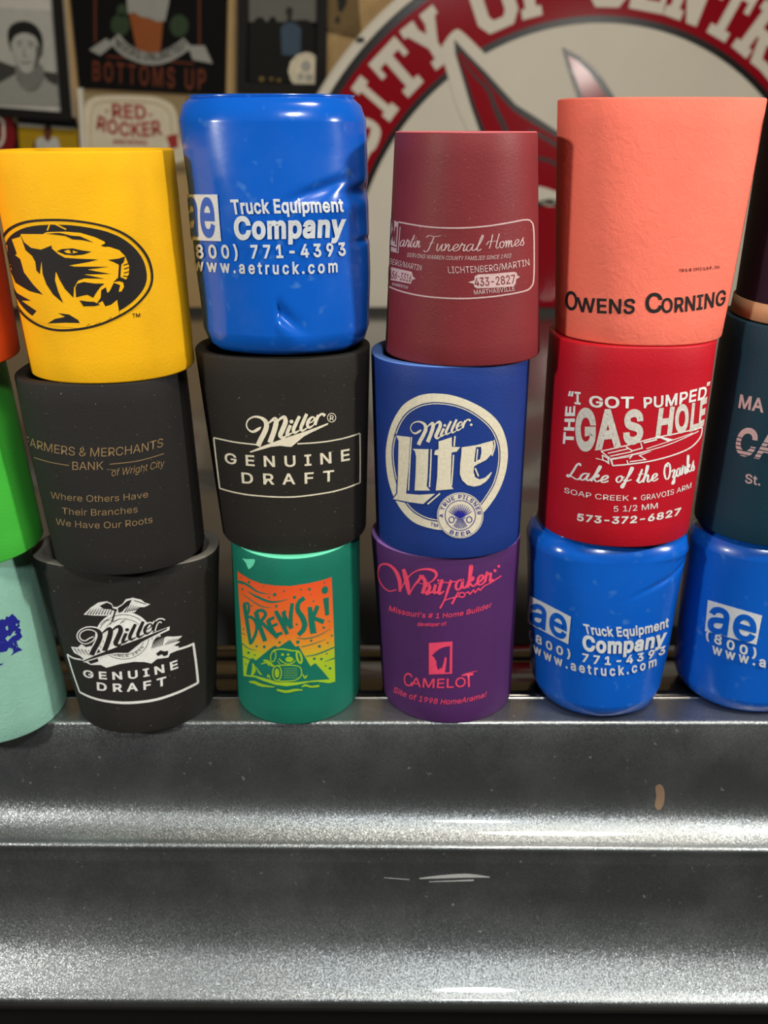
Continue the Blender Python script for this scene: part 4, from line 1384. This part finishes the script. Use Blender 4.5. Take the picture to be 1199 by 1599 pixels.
put('ski', 'picture_panel', z(A_poly([(50, 88), (100, 125), (200, 185), (320, 228), (480, 250), (640, 255), (850, 225), (1000, 190), (1110, 155), (1120, 400), (1140, 900), (1150, 1340), (1080, 1358), (950, 1340), (860, 1345),
                                      (720, 1375), (600, 1390), (480, 1375), (340, 1330), (250, 1290), (120, 1278), (108, 1000), (90, 700), (66, 400)])), band_mat())
g = [
    A_stroke([(128, 470), (150, 600), (178, 780), (200, 920)], [44, 44, 40, 30]), A_stroke([(115, 462), (165, 450), (182, 500), (172, 560), (145, 585)], 28), A_stroke([(150, 600), (225, 620), (268, 700), (255, 800), (205, 905)], 34),
    A_stroke([(258, 545), (300, 700), (365, 880)], 50), A_stroke([(258, 545), (330, 530), (368, 580), (310, 660)], 36), A_stroke([(310, 655), (400, 740), (505, 840)], [36, 42, 40]),
    A_stroke([(392, 640), (430, 730), (478, 815)], 46, smooth=False), A_stroke([(392, 645), (466, 608)], 34), A_stroke([(430, 715), (500, 682)], 32), A_stroke([(470, 812), (556, 786)], 38),
    A_stroke([(480, 535), (560, 680), (612, 800)], [42, 54, 40], smooth=False), A_stroke([(600, 780), (575, 620), (585, 530)], [30, 36, 30]), A_stroke([(560, 545), (600, 640), (662, 735)], [34, 50, 50], smooth=False), A_stroke([(655, 735), (650, 600), (668, 448)], [40, 44, 40]),
    A_stroke([(802, 388), (742, 440), (728, 520), (775, 600), (806, 680), (790, 750), (735, 808)], [50, 46, 52, 60, 60, 54, 46]),
    A_stroke([(862, 490), (882, 640), (905, 792)], [46, 66, 70]), A_stroke([(952, 478), (920, 560), (885, 630)], [44, 46, 40]), A_stroke([(890, 610), (1022, 662)], [40, 54]),
    A_poly([(1012, 396), (1076, 380), (1082, 580), (1040, 592)]), A_oval(1034, 300, 36, 44, rot=15),
    A_stroke([(58, 205), (160, 240), (280, 320), (430, 350)], [34, 26, 18, 4]), A_stroke([(165, 315), (280, 380), (440, 435), (625, 402)], [6, 26, 22, 4]), A_stroke([(115, 350), (240, 440), (340, 490), (435, 494)], [4, 12, 12, 4]),
    A_stroke([(712, 840), (820, 850), (960, 815), (1095, 740)], [5, 12, 10, 4]), A_stroke([(770, 945), (900, 910), (1040, 860)], [10, 10, 4]), A_stroke([(820, 1050), (940, 1030), (1140, 950)], [8, 14, 14]),
    A_stroke([(1030, 1112), (1145, 1072)], [4, 16]), A_stroke([(105, 910), (180, 965), (270, 985)], [10, 10, 4]), A_stroke([(110, 1055), (170, 1080), (220, 1100)], 12), A_stroke([(100, 790), (140, 810)], 8),
    A_poly([(150, 1262), (165, 1160), (195, 1085), (225, 1072), (258, 1100), (330, 1040), (420, 965), (470, 928), (510, 950), (640, 862), (700, 940), (742, 932), (770, 990), (872, 1165), (925, 1128), (1020, 1232), (1085, 1312),
            (900, 1325), (700, 1345), (500, 1340), (400, 1310), (250, 1272)]),
    A_stroke([(130, 1285), (300, 1340), (500, 1395), (650, 1400), (800, 1365), (960, 1360)], [4, 16, 22, 20, 16, 4])]
for (x, y, r_) in [(180, 212, 16), (345, 258, 8), (470, 350, 20), (405, 382, 9), (692, 382, 18), (860, 290, 17), (574, 310, 11), (765, 292, 10), (905, 425, 10), (488, 482, 15), (106, 292, 12), (212, 482, 10), (718, 688, 12), (1020, 725, 14),
                   (730, 888, 20), (880, 872, 13), (972, 938, 17), (1065, 900, 10), (526, 892, 14), (268, 938, 13), (354, 944, 17), (176, 1012, 15), (245, 1040, 9), (915, 1078, 14), (994, 1082, 14), (1092, 1188, 15), (1042, 1160, 9), (1055, 1022, 9),
                   (1112, 818, 11), (1080, 655, 9), (98, 158, 8), (118, 745, 9), (875, 350, 7), (1030, 215, 9), (146, 1140, 8)]:
    g.append(A_oval(x, y, r_, r_, n=10))
put('ski', 'picture_lettering', z(join_art(g)), I_sea, 1)
y_ = [A_stroke([(440, 1010), (470, 980), (560, 968), (660, 985), (740, 990)], [14, 16, 16, 16, 14]), A_oval(455, 1050, 34, 68, rot=8, hole=12), A_oval(745, 1060, 36, 78, rot=-14, hole=24),
      A_oval(560, 1030, 17, 15), A_oval(622, 1030, 15, 13), A_oval(636, 1085, 44, 30), A_stroke([(520, 1075), (555, 1110), (620, 1138), (680, 1120), (700, 1095)], 12), A_stroke([(505, 1100), (530, 1140)], 8),
      A_stroke([(490, 1160), (560, 1150), (720, 1158), (768, 1200), (765, 1270), (700, 1320), (560, 1332), (490, 1320)], 12), A_oval(498, 1240, 56, 90, hole=14), A_oval(498, 1240, 26, 52),
      A_stroke([(345, 1095), (400, 1110), (440, 1150), (470, 1160)], [18, 30, 30, 10]), A_stroke([(320, 1140), (380, 1120), (410, 1160)], [10, 20, 10]), A_stroke([(225, 1130), (240, 1200), (215, 1270)], [10, 46, 20]), A_stroke([(262, 1170), (300, 1235), (330, 1260)], [4, 18, 10]),
      A_stroke([(390, 1290), (402, 1265), (425, 1310)], [8, 22, 6]), A_stroke([(780, 1250), (810, 1290), (835, 1260)], [6, 26, 6])]
for r_ in range(5):
    for k in range(9):
        y_.append(A_stroke([(575 + k * 17, 1188 + r_ * 26), (586 + k * 17, 1187 + r_ * 26)], 6))
y_ += [A_stroke([(185, 1340), (250, 1350), (330, 1380), (470, 1398)], [14, 34, 30, 10]), A_stroke([(495, 1428), (600, 1450), (700, 1432), (785, 1432)], [20, 30, 28, 10]), A_stroke([(770, 1395), (820, 1380), (880, 1395), (970, 1385)], [10, 24, 22, 26])]
put('ski', 'picture_highlights', z(join_art(y_)), I_lime, 2)
put('ski', 'torn_spot', Z(330, 820, 4.44)(A_poly([(222, 232), (246, 236), (300, 236), (308, 250), (296, 280), (272, 303), (262, 302), (244, 262)], smooth=True)), FOAM['ski'][1], 1)

# ------------------------------------------------------------------ mint cooler: tree
z = Z(0, 880, 5.33)
put('mint', 'tree_print', z(join_art([A_poly([(-160, 560), (-110, 490), (-40, 470), (0, 452), (25, 460), (40, 432), (60, 440), (92, 414), (104, 428), (125, 445), (135, 462), (160, 478), (150, 500), (158, 520), (140, 530), (168, 548), (160, 570),
    (178, 606), (150, 632), (125, 640), (140, 690), (176, 716), (130, 730), (75, 755), (98, 728), (92, 700), (60, 690), (40, 716), (0, 722), (-60, 715), (-120, 690), (-170, 640)],
    [(28, 612), (50, 590), (72, 596), (100, 560), (118, 555), (110, 575), (130, 585), (90, 600), (60, 625), (50, 640)], [(30, 520), (50, 505), (56, 540), (40, 550)],
    [(120, 500), (135, 495), (140, 512), (124, 515)], [(95, 660), (110, 690), (100, 650)], [(118, 660), (132, 695), (146, 712), (124, 690)]),
    A_poly([(-80, 830), (-20, 815), (18, 815), (0, 826), (-60, 840)])])), I_navy)
# ------------------------------------------------------------------ round red and white university sign
SX, SZ, SY = 0.3722, 0.0526, 1.32
W_sign = plain_mat('sign_white_enamel', srgb(214, 208, 194), 0.35, 0.12, bscale=5)
R_sign = plain_mat('sign_red_enamel', srgb(142, 14, 28), 0.16, 0.28, bscale=5)
K_sign = plain_mat('sign_black_enamel', (0.01, 0.008, 0.008, 1), 0.25, 0.5)
sign = empty('round_sign', (SX, SY, SZ - 0.58))
tag(sign, 'large round white and red sign with curved block letters behind the coolers', 'sign')


def disc_mesh(name, r0, r1, y0, y1, mat, n=160, round_=0.0):
    """ring (or disc when r0 = 0) standing in the X-Z plane, between the depths y0 (front) and y1"""
    prof = [(r0, y1), (r0, y0), (r1 - round_, y0), (r1, y0 + round_), (r1, y1)] if r0 > 0 else [(0.0001, y0), (r1 - round_, y0), (r1, y0 + round_), (r1, y1), (0.0001, y1)]
    V, Fc = [], []
    m = len(prof)
    for i in range(n):
        t = 2 * math.pi * i / n
        for r, y in prof:
            V.append((SX + r * math.cos(t), y, SZ + r * math.sin(t)))
    for i in range(n):
        j = (i + 1) % n
        for k in range(m):
            k2 = (k + 1) % m
            Fc.append((i * m + k, i * m + k2, j * m + k2, j * m + k))
    bm = bmesh.new()
    me = mesh_from(name, V, Fc)
    bm.from_mesh(me); bmesh.ops.recalc_face_normals(bm, faces=bm.faces[:]); bm.to_mesh(me); bm.free()
    return link(name, me, mat, sign)


disc_mesh('sign_panel', 0, 0.572, SY, SY + 0.010, W_sign)
disc_mesh('white_rim', 0.566, 0.584, SY - 0.010, SY + 0.012, W_sign, round_=.005)
disc_mesh('red_band', 0.4405, 0.552, SY - 0.0003, SY, R_sign)
disc_mesh('black_outer_line', 0.5515, 0.5655, SY - 0.0005, SY, K_sign)
disc_mesh('black_inner_line', 0.430, 0.4415, SY - 0.0005, SY, K_sign)
bz = [on_y(557, 59, SY - .012), on_y(569, 66, SY - .012)]
box('rim_joint', bz[0].x, bz[1].x, SY - 0.0125, SY - 0.009, bz[1].z, bz[0].z, M_dark, sign)


def plane_map(Y):
    return lambda px, py: on_y(px, py, Y)


def B(x0, x1, y0, y1):
    return A_poly([(x0, y0), (x1, y0), (x1, y1), (x0, y1)])


SL = {  # slab-serif capitals in a unit box, origin bottom left
    'I': [B(.36, .64, 0, 1), B(.2, .8, 0, .2), B(.2, .8, .8, 1)],
    'T': [B(.37, .63, 0, 1), B(.2, .8, 0, .18), B(0, 1, .78, 1), B(0, .16, .60, 1), B(.84, 1, .60, 1)],
    'Y': [B(.36, .64, 0, .5), B(.22, .78, 0, .18), A_stroke([(.5, .42), (.16, .92)], .25), A_stroke([(.5, .42), (.84, .92)], .25), B(-.02, .40, .82, 1), B(.60, 1.02, .82, 1)],
    'S': [A_stroke([(.86, .72), (.74, .90), (.5, .92), (.2, .84), (.18, .64), (.5, .52), (.82, .38), (.82, .16), (.5, .08), (.22, .10), (.12, .28)], .22), B(.80, .95, .62, 1), B(.04, .2, 0, .38)],
    'O': [A_poly([(.2, 0), (.8, 0), (1, .22), (1, .78), (.8, 1), (.2, 1), (0, .78), (0, .22)], [(.38, .2), (.62, .2), (.70, .3), (.70, .7), (.62, .8), (.38, .8), (.30, .7), (.30, .3)])],
    'F': [B(.12, .42, 0, 1), B(0, .56, 0, .18), B(0, 1, .80, 1), B(.84, 1, .58, 1), B(.3, .7, .42, .60), B(.62, .74, .32, .70)],
    'E': [B(.12, .42, 0, 1), B(0, 1, 0, .2), B(.84, 1, 0, .42), B(0, 1, .80, 1), B(.84, 1, .58, 1), B(.3, .7, .42, .60)],
    'C': [A_poly([(.2, 0), (.8, 0), (1, .2), (1, .40), (.70, .40), (.70, .28), (.62, .2), (.38, .2), (.30, .3), (.30, .7), (.38, .8), (.62, .8), (.70, .72), (.70, .60), (1, .60), (1, .8), (.8, 1), (.2, 1), (0, .78), (0, .22)])],
    'N': [B(.10, .34, 0, 1), B(.68, .90, 0, 1), A_poly([(.10, 1), (.40, 1), (.90, 0), (.62, 0)]), B(0, .46, 0, .18), B(.56, 1, .82, 1), B(0, .3, .82, 1)],
    'R': [B(.12, .40, 0, 1), B(0, .52, 0, .18), A_poly([(0, 1), (.76, 1), (.96, .84), (.96, .58), (.8, .42), (0.3, .42), (.3, .6), (.62, .6), (.68, .66), (.68, .76), (.62, .82), (0, .82)]), A_stroke([(.58, .46), (.78, .05)], .26), B(.68, 1.04, 0, .18)],
    'A': [A_stroke([(.20, .05), (.46, .98)], .24), A_stroke([(.80, .05), (.54, .98)], .24), B(.25, .75, .26, .42), B(.0, .42, 0, .18), B(.58, 1.0, 0, .18), B(.3, .7, .84, 1)],
    'L': [B(.12, .42, 0, 1), B(0, 1, 0, .2), B(.84, 1, 0, .46), B(0, .56, .82, 1)],
    'U': [A_stroke([(.2, .95), (.2, .3), (.34, .12), (.66, .12), (.8, .3), (.8, .95)], .25, smooth=False), B(0, .42, .82, 1), B(.58, 1, .82, 1)],
    'V': [A_stroke([(.16, .95), (.5, .1)], .26), A_stroke([(.84, .95), (.5, .1)], .26), B(-.02, .38, .82, 1), B(.62, 1.02, .82, 1)],
}
# (letter, angle in degrees from the +X axis, half width in degrees)
word = [('V', 171.5, 3.7), ('E', 163.6, 3.4), ('R', 155.8, 3.6), ('S', 148.2, 3.3), ('I', 141.3, 2.6), ('T', 134.2, 3.6), ('Y', 126.0, 3.8),
        ('O', 112.0, 4.1), ('F', 103.4, 3.5), ('C', 89.0, 3.8), ('E', 80.6, 3.4), ('N', 72.4, 3.9), ('T', 64.0, 3.6), ('R', 55.8, 3.8), ('A', 47.2, 4.0), ('L', 39.2, 3.3)]
RB, RT = 0.4535, 0.5405
for ch, deg, hw in word:
    V, Fc = join_art(SL[ch])
    vidx = [k * 6e-5 for k, a_ in enumerate(SL[ch]) for _ in a_[0]]
    bm = bmesh.new()
    vs = [bm.verts.new((p[0], p[1], 0)) for p in V]
    for q in Fc:
        try: bm.faces.new([vs[i] for i in q])
        except ValueError: pass
    bmesh.ops.recalc_face_normals(bm, faces=bm.faces[:])
    for vi, v in enumerate(bm.verts):
        t = math.radians(deg + hw - 2 * hw * v.co.x)
        # letters keep straight stems: their own tangent frame, not bent round the arc
        t0 = math.radians(deg)
        r = RB + (RT - RB) * v.co.y
        s = (0.5 - v.co.x) * 2 * math.radians(hw) * (RB * .4 + RT * .6)
        v.co = (SX + r * math.cos(t0) - s * math.sin(t0), SY - 0.0007 - vidx[vi], SZ + r * math.sin(t0) + s * math.cos(t0))
    bm.normal_update()
    for f in bm.faces:
        if f.normal.y > 0: f.normal_flip()
    me = bpy.data.meshes.new('letter')
    bm.to_mesh(me); bm.free()
    link('letter', me, W_sign, sign)

# the mule head in the middle: white halo, black outline, red fill, black inner lines
halo = A_poly([(690, 80), (697, 62), (710, 48), (722, 50), (757, 84), (790, 118), (820, 160), (880, 200), (900, 260), (860, 330), (770, 300), (735, 215), (715, 170), (700, 120)], smooth=True)
apply_art('emblem_halo', halo, plane_map(SY - 0.0014), W_sign, sign, step=None)
blk = join_art([A_poly([(710, 62), (730, 84), (758, 112), (782, 138), (806, 164), (835, 182), (870, 205), (905, 222), (925, 235), (905, 160), (888, 110), (878, 74), (905, 88), (925, 105), (942, 124), (962, 156), (990, 200),
                                  (1010, 260), (1015, 350), (1000, 430), (960, 520), (800, 520), (772, 440), (790, 380), (770, 300), (749, 205), (735, 165), (722, 120), (711, 84)])])
apply_art('emblem_outline', blk, plane_map(SY - 0.0017), K_sign, sign, step=None)
red = join_art([A_poly([(716, 80), (735, 98), (752, 116), (776, 146), (800, 172), (830, 192), (866, 213), (905, 232), (935, 245), (915, 165), (896, 115), (886, 86), (905, 98), (922, 115), (934, 132), (952, 162), (980, 205),
                         (998, 262), (1002, 350), (985, 430), (950, 505), (815, 500), (790, 440), (800, 385), (785, 300), (758, 205), (742, 165), (728, 120), (718, 95)])])
apply_art('emblem_fill', red, plane_map(SY - 0.0020), R_sign, sign, step=None)
apply_art('emblem_eye', A_poly([(836, 292), (870, 300), (890, 312), (870, 322), (842, 318)], smooth=True), plane_map(SY - 0.0023), W_sign, sign, step=None)
for ln in (A_stroke([(722, 92), (740, 118), (762, 140), (775, 172), (790, 204), (800, 240)], [3, 4, 6, 8, 8, 4]), A_stroke([(825, 205), (850, 215), (880, 235)], 6), A_stroke([(838, 248), (860, 252), (885, 270)], 6),
           A_stroke([(835, 322), (860, 316), (890, 325)], 9), A_stroke([(812, 480), (850, 494), (900, 488)], [6, 16, 8])):
    apply_art('emblem_line', ln, plane_map(SY - 0.0023), K_sign, sign, step=None)

# ------------------------------------------------------------------ pictures and signs on the back wall
WY = 1.43


def panel(name, label, cat, pts, d, mat, frame=None, fw=0.0, framemat=None, parent=None):
    """board given by its four picture corners (TL, TR, BR, BL) at its front plane; thickness d back to the wall"""
    t = empty(name, (0, 0, 0))
    Yf = WY - d
    P = [on_y(x, y, Yf) for x, y in pts]
    cx = sum(p.x for p in P) / 4; cz = sum(p.z for p in P) / 4
    t.location = (cx, WY, min(p.z for p in P))
    tag(t, label, cat)
    bpy.context.view_layer.update()
    V = [(p.x, Yf, p.z) for p in P] + [(p.x, WY - .0005, p.z) for p in P]
    Fc = [(0, 3, 2, 1), (4, 5, 6, 7)] + [(i, (i + 1) % 4, (i + 1) % 4 + 4, i + 4) for i in range(4)]
    link('board', mesh_from('board', V, Fc), mat, t)
    if frame:
        for i in range(4):
            a, b = P[i], P[(i + 1) % 4]
            # each rail: outer edge a-b, mitred toward the centre
            def inn(p):
                return Vector((p.x + (fw if p.x < cx else -fw), Yf, p.z + (fw if p.z < cz else -fw)))
            ia, ib = inn(a), inn(b)
            y0, y1 = Yf - frame, Yf
            v = [(a.x, y0, a.z), (b.x, y0, b.z), (ib.x, y0, ib.z), (ia.x, y0, ia.z), (a.x, y1, a.z), (b.x, y1, b.z), (ib.x, y1, ib.z), (ia.x, y1, ia.z)]
            f = [(0, 1, 2, 3), (4, 7, 6, 5), (0, 4, 5, 1), (1, 5, 6, 2), (2, 6, 7, 3), (3, 7, 4, 0)]
            me = mesh_from('frame_rail', v, f)
            bm = bmesh.new(); bm.from_mesh(me); bmesh.ops.recalc_face_normals(bm, faces=bm.faces[:]); bm.to_mesh(me); bm.free()
            link('frame_rail', me, framemat, t)
    return t, Yf


def deco(t, Yf, part, art, mat, k=1):
    return apply_art(part, art, plane_map(Yf - 0.0006 * k), mat, t, step=None)


G = lambda v: plain_mat('print_grey_%d' % v, srgb(v, v, int(v * .96)), .7, .05)
K_frame = plain_mat('black_frame_wood', (0.010, 0.009, 0.008, 1), 0.55, .15)
K_print = plain_mat('black_poster_print', (0.008, 0.0075, 0.0075, 1), 0.7, .05)
cream = plain_mat('cream_sign_paint', srgb(214, 204, 180), .5)
# portrait
t, Yf = panel('framed_portrait', 'black framed black-and-white head and shoulders portrait photograph at the top left', 'picture',
              [(-90, -30), (96, -30), (114, 190), (-66, 178)], 0.015, plain_mat('photo_paper_white', srgb(196, 194, 186), .4), frame=0.012, fw=0.016, framemat=K_frame)
z3 = Z(0, 0, 3.0)
deco(t, Yf, 'photo_background', z3(A_poly([(-150, 30), (268, 52), (290, 500), (-130, 480)])), G(176), 1)
deco(t, Yf, 'photo_trees', z3(A_poly([(-130, 300), (-20, 280), (60, 310), (270, 345), (272, 400), (-130, 400)], smooth=False)), G(66), 2)
deco(t, Yf, 'shirt', z3(A_poly([(-130, 470), (-100, 420), (0, 390), (80, 345), (110, 380), (200, 350), (230, 385), (285, 410), (290, 500), (0, 490)])), G(150), 3)
deco(t, Yf, 'neck', z3(A_poly([(82, 300), (190, 300), (205, 370), (150, 420), (85, 365)], smooth=True)), G(120), 4)
deco(t, Yf, 'hair', z3(A_poly([(42, 200), (38, 150), (60, 115), (110, 100), (160, 115), (195, 160), (202, 230), (190, 270), (178, 200), (60, 190), (58, 240)], smooth=True)), G(38), 5)
deco(t, Yf, 'face', z3(A_poly([(62, 195), (72, 170), (115, 155), (160, 170), (180, 205), (184, 260), (170, 315), (140, 342), (110, 340), (82, 300), (66, 250)], smooth=True)), G(172), 6)
deco(t, Yf, 'features', z3(join_art([A_stroke([(78, 200), (105, 196)], 6), A_stroke([(130, 200), (162, 204)], 6), A_oval(94, 214, 9, 4), A_oval(146, 218, 9, 4), A_stroke([(118, 225), (112, 262), (130, 264)], 4), A_stroke([(98, 292), (122, 296), (148, 292)], 5),
                                        A_stroke([(176, 215), (178, 270), (160, 322)], [14, 20, 8])])), G(92), 7)
deco(t, Yf, 'collar', z3(join_art([A_stroke([(80, 360), (110, 410), (150, 428)], 5), A_stroke([(205, 360), (180, 410), (150, 428)], 5)])), G(96), 5)
# beer poster
t, Yf = panel('beer_poster', 'black poster with an amber beer glass, a grey ribbon and BOTTOMS UP lettering', 'poster',
              [(106, -40), (356, -40), (352, 150), (124, 138)], 0.010, K_print)
amber = plain_mat('amber_print', srgb(140, 76, 34), .5); orange = plain_mat('burnt_orange_print', srgb(100, 46, 24), .5)
hopm = plain_mat('hop_green_print', srgb(46, 62, 40), .5)
for hop in ((565, 118, 44, 52), (840, 122, 44, 52), (575, 50, 26, 30)):
    deco(t, Yf, 'hop_cone', z3(A_oval(*hop)), hopm, 1)
deco(t, Yf, 'beer_glass', z3(A_poly([(604, 60), (766, 90), (752, 250), (644, 244)])), amber, 2)
deco(t, Yf, 'foam_head', z3(A_poly([(590, -60), (800, -60), (792, 20), (775, 100), (740, 104), (700, 86), (660, 80), (630, 60), (600, 66)])), G(150), 3)
deco(t, Yf, 'border_lines', z3(join_art([A_stroke([(446, -80), (448, 200)], 9), A_stroke([(934, -80), (936, 215)], 9), A_stroke([(500, 265), (910, 300)], 8)])), orange, 1)
deco(t, Yf, 'ribbon', z3(join_art([A_stroke([(536, 178), (585, 232), (660, 268), (730, 276), (790, 260), (850, 225), (880, 200)], 58), A_poly([(420, 235), (500, 180), (528, 215), (470, 262)]), A_poly([(880, 215), (960, 215), (998, 300), (905, 282)])])), G(150), 4)
V, Fc = A_text('BOCKS UNLIMITED', (545, 215), (868, 225), h=38, sag=64, bold=.02)
deco(t, Yf, 'ribbon_lettering', z3((V, Fc)), K_print, 5)
deco(t, Yf, 'lettering', z3(join_art([A_text('BOTTOMS', (436, 376), (820, 412), (436, 286), (820, 318), bold=.03, spacing=1.25, sag=0), A_text('UP', (868, 418), (965, 420), (868, 322), (965, 326), bold=.03, spacing=1.2)])), orange, 1)
# cream brewery sign
t, Yf = panel('brewery_sign', 'cream sign with curved red lettering and a tan edge, below the beer poster', 'sign',
              [(130, 146), (292, 152), (300, 262), (136, 258)], 0.012, plain_mat('tan_sign_edge', srgb(150, 132, 96), .5))
deco(t, Yf, 'cream_field', z3(A_poly([(400, 500), (430, 462), (500, 448), (700, 452), (790, 480), (828, 530), (840, 640), (850, 760), (410, 760), (398, 620)], smooth=True)), cream, 1)
deco(t, Yf, 'field_line', z3(A_stroke([(432, 760), (424, 620), (438, 510), (490, 478), (690, 480), (770, 505), (800, 560), (812, 760)], 5)), plain_mat('sign_line', srgb(180, 160, 110), .5), 2)
redp = plain_mat('sign_red_print', srgb(160, 52, 48), .5)
deco(t, Yf, 'lettering', z3(join_art([A_text('RED', (527, 552), (688, 558), (525, 486), (684, 494), bold=.05), A_text('ROCKER', (452, 602), (762, 628), (462, 540), (750, 560), bold=.05, sag=24), A_text('BREWING', (532, 676), (690, 680), h=22, bold=.03),
                                      A_oval(502, 522, 6, 8), A_oval(706, 540, 6, 8)])), redp, 2)
deco(t, Yf, 'red_corner', z3(A_poly([(780, 640), (832, 628), (836, 690), (800, 700)])), redp, 2)
# dark framed team photo
t, Yf = panel('framed_team_photo', 'black framed dark group photo with a pale round seal in its corner', 'picture',
              [(374, -40), (512, -40), (510, 148), (372, 146)], 0.012, K_print, frame=0.014, fw=0.017, framemat=K_frame)
z4 = Z(400, 0, 5.45)
deco(t, Yf, 'photo_sky', z4(A_poly([(-60, -60), (520, -60), (520, 190), (-60, 190)])), G(104), 1)
deco(t, Yf, 'crowd', z4(join_art([A_poly([(-60, 240), (-30, 200), (10, 150), (60, 150), (90, 200), (130, 145), (165, 150), (190, 220), (260, 180), (420, 170), (460, 180), (480, 230), (520, 240), (520, 700), (-60, 700)])])), G(34), 2)
deco(t, Yf, 'front_person', z4(join_art([A_oval(285, 100, 30, 38), A_poly([(268, 130), (304, 130), (308, 180), (266, 180)])])), G(52), 3)
deco(t, Yf, 'blue_shirt', z4(A_poly([(210, 240), (240, 205), (290, 190), (350, 205), (385, 250), (380, 480), (220, 470)])), plain_mat('shirt_blue_print', srgb(58, 76, 92), .5), 4)
deco(t, Yf, 'round_seal', z4(A_poly([(510, 480), (470, 455), (420, 448), (350, 470), (295, 530), (275, 610), (300, 690), (350, 745), (420, 770), (500, 772)], smooth=False)), cream, 5)
deco(t, Yf, 'seal_print', z4(join_art([A_oval(425, 565, 42, 50), A_oval(380, 655, 26, 34), A_oval(450, 660, 34, 30), A_stroke([(500, 490), (430, 478), (350, 510), (320, 610), (350, 700), (420, 745), (495, 745)], 6)])), G(160), 6)
deco(t, Yf, 'gold_marks', z4(join_art([A_oval(50, 675, 22, 20), A_oval(132, 675, 16, 14), A_oval(195, 685, 18, 14)])), plain_mat('dull_gold_print', srgb(118, 100, 52), .5), 3)
# narrow white panel edge beside the poster
t, Yf = panel('white_edge_board', 'narrow white edged board between the portrait and the brewery sign', 'board', [(121, 138), (129, 138), (136, 262), (128, 262)], 0.02, W_sign)
# pinned brown scrap by the sign
t, Yf = panel('brown_wall_plaque', 'dark brown worn plaque on the tan wall beside the round sign rim', 'plaque', [(511, -40), (556, -40), (565, 58), (512, 46)], 0.006, plain_mat('brown_plaque', srgb(112, 92, 62), .7, bump=.3))
deco(t, Yf, 'dark_figure', z4(join_art([A_poly([(690, -60), (780, -60), (770, 40), (730, 110), (700, 90)]), A_stroke([(700, 140), (690, 200)], [26, 40])])), G(48), 1)
# lower left pictures
t, Yf = panel('player_photo', 'small yellow photo of a player in a white jersey low at the left', 'picture', [(28, 192), (120, 200), (126, 275), (34, 268)], 0.008, plain_mat('photo_mustard', srgb(168, 134, 20), .5))
z5 = Z(0, 150, 10.0)
deco(t, Yf, 'white_top_edge', z5(A_poly([(290, 425), (1180, 475), (1180, 530), (292, 480)])), G(180), 1)
deco(t, Yf, 'jersey', z5(A_poly([(540, 900), (560, 720), (600, 660), (690, 640), (760, 720), (830, 640), (900, 660), (930, 740), (960, 920)])), G(186), 2)
skin = plain_mat('photo_skin_tone', srgb(96, 52, 34), .5)
deco(t, Yf, 'player_head', z5(join_art([A_oval(752, 560, 64, 92), A_poly([(700, 620), (800, 620), (790, 690), (755, 715), (705, 680)]), A_poly([(530, 900), (520, 740), (560, 700), (575, 900)])])), skin, 3)
deco(t, Yf, 'player_hair', z5(A_poly([(688, 545), (700, 480), (752, 455), (806, 480), (816, 545), (790, 505), (715, 505)])), G(24), 4)
t, Yf = panel('black_shelf_box', 'flat black box tucked under the portrait frame', 'box', [(26, 176), (114, 184), (118, 200), (28, 192)], 0.02, K_print)
t, Yf = panel('dark_framed_card', 'dark card between the red badge and the yellow player photo', 'card', [(16, 192), (28, 193), (34, 268), (20, 266)], 0.006, K_print)
ob = on_y(-14, 208, WY - .012)
bd = empty('red_badge', (ob.x, WY, ob.z - .04))
tag(bd, 'round dark red badge with a white ring, cut off at the left edge', 'badge')
bpy.context.view_layer.update()
deco_r = plain_mat('badge_red', srgb(120, 22, 26), .4)
V, Fc = [], []
for i in range(48):
    a = 2 * math.pi * i / 48
    V += [(ob.x + .046 * math.cos(a), ob.y, ob.z + .052 * math.sin(a)), (ob.x + .046 * math.cos(a), WY - .0005, ob.z + .052 * math.sin(a))]
for i in range(48):
    j = (i + 1) % 48
    Fc.append((2 * i, 2 * i + 1, 2 * j + 1, 2 * j))
Fc.append(tuple(2 * i for i in range(48)))
link('badge_body', mesh_from('badge_body', V, Fc), deco_r, bd)
apply_art('badge_ring', Z(0, 150, 10.0)(A_stroke([(-20, 330), (50, 410), (60, 540), (60, 640), (30, 740), (-30, 800)], 42)), plane_map(ob.y - .001), W_sign, bd, step=None)
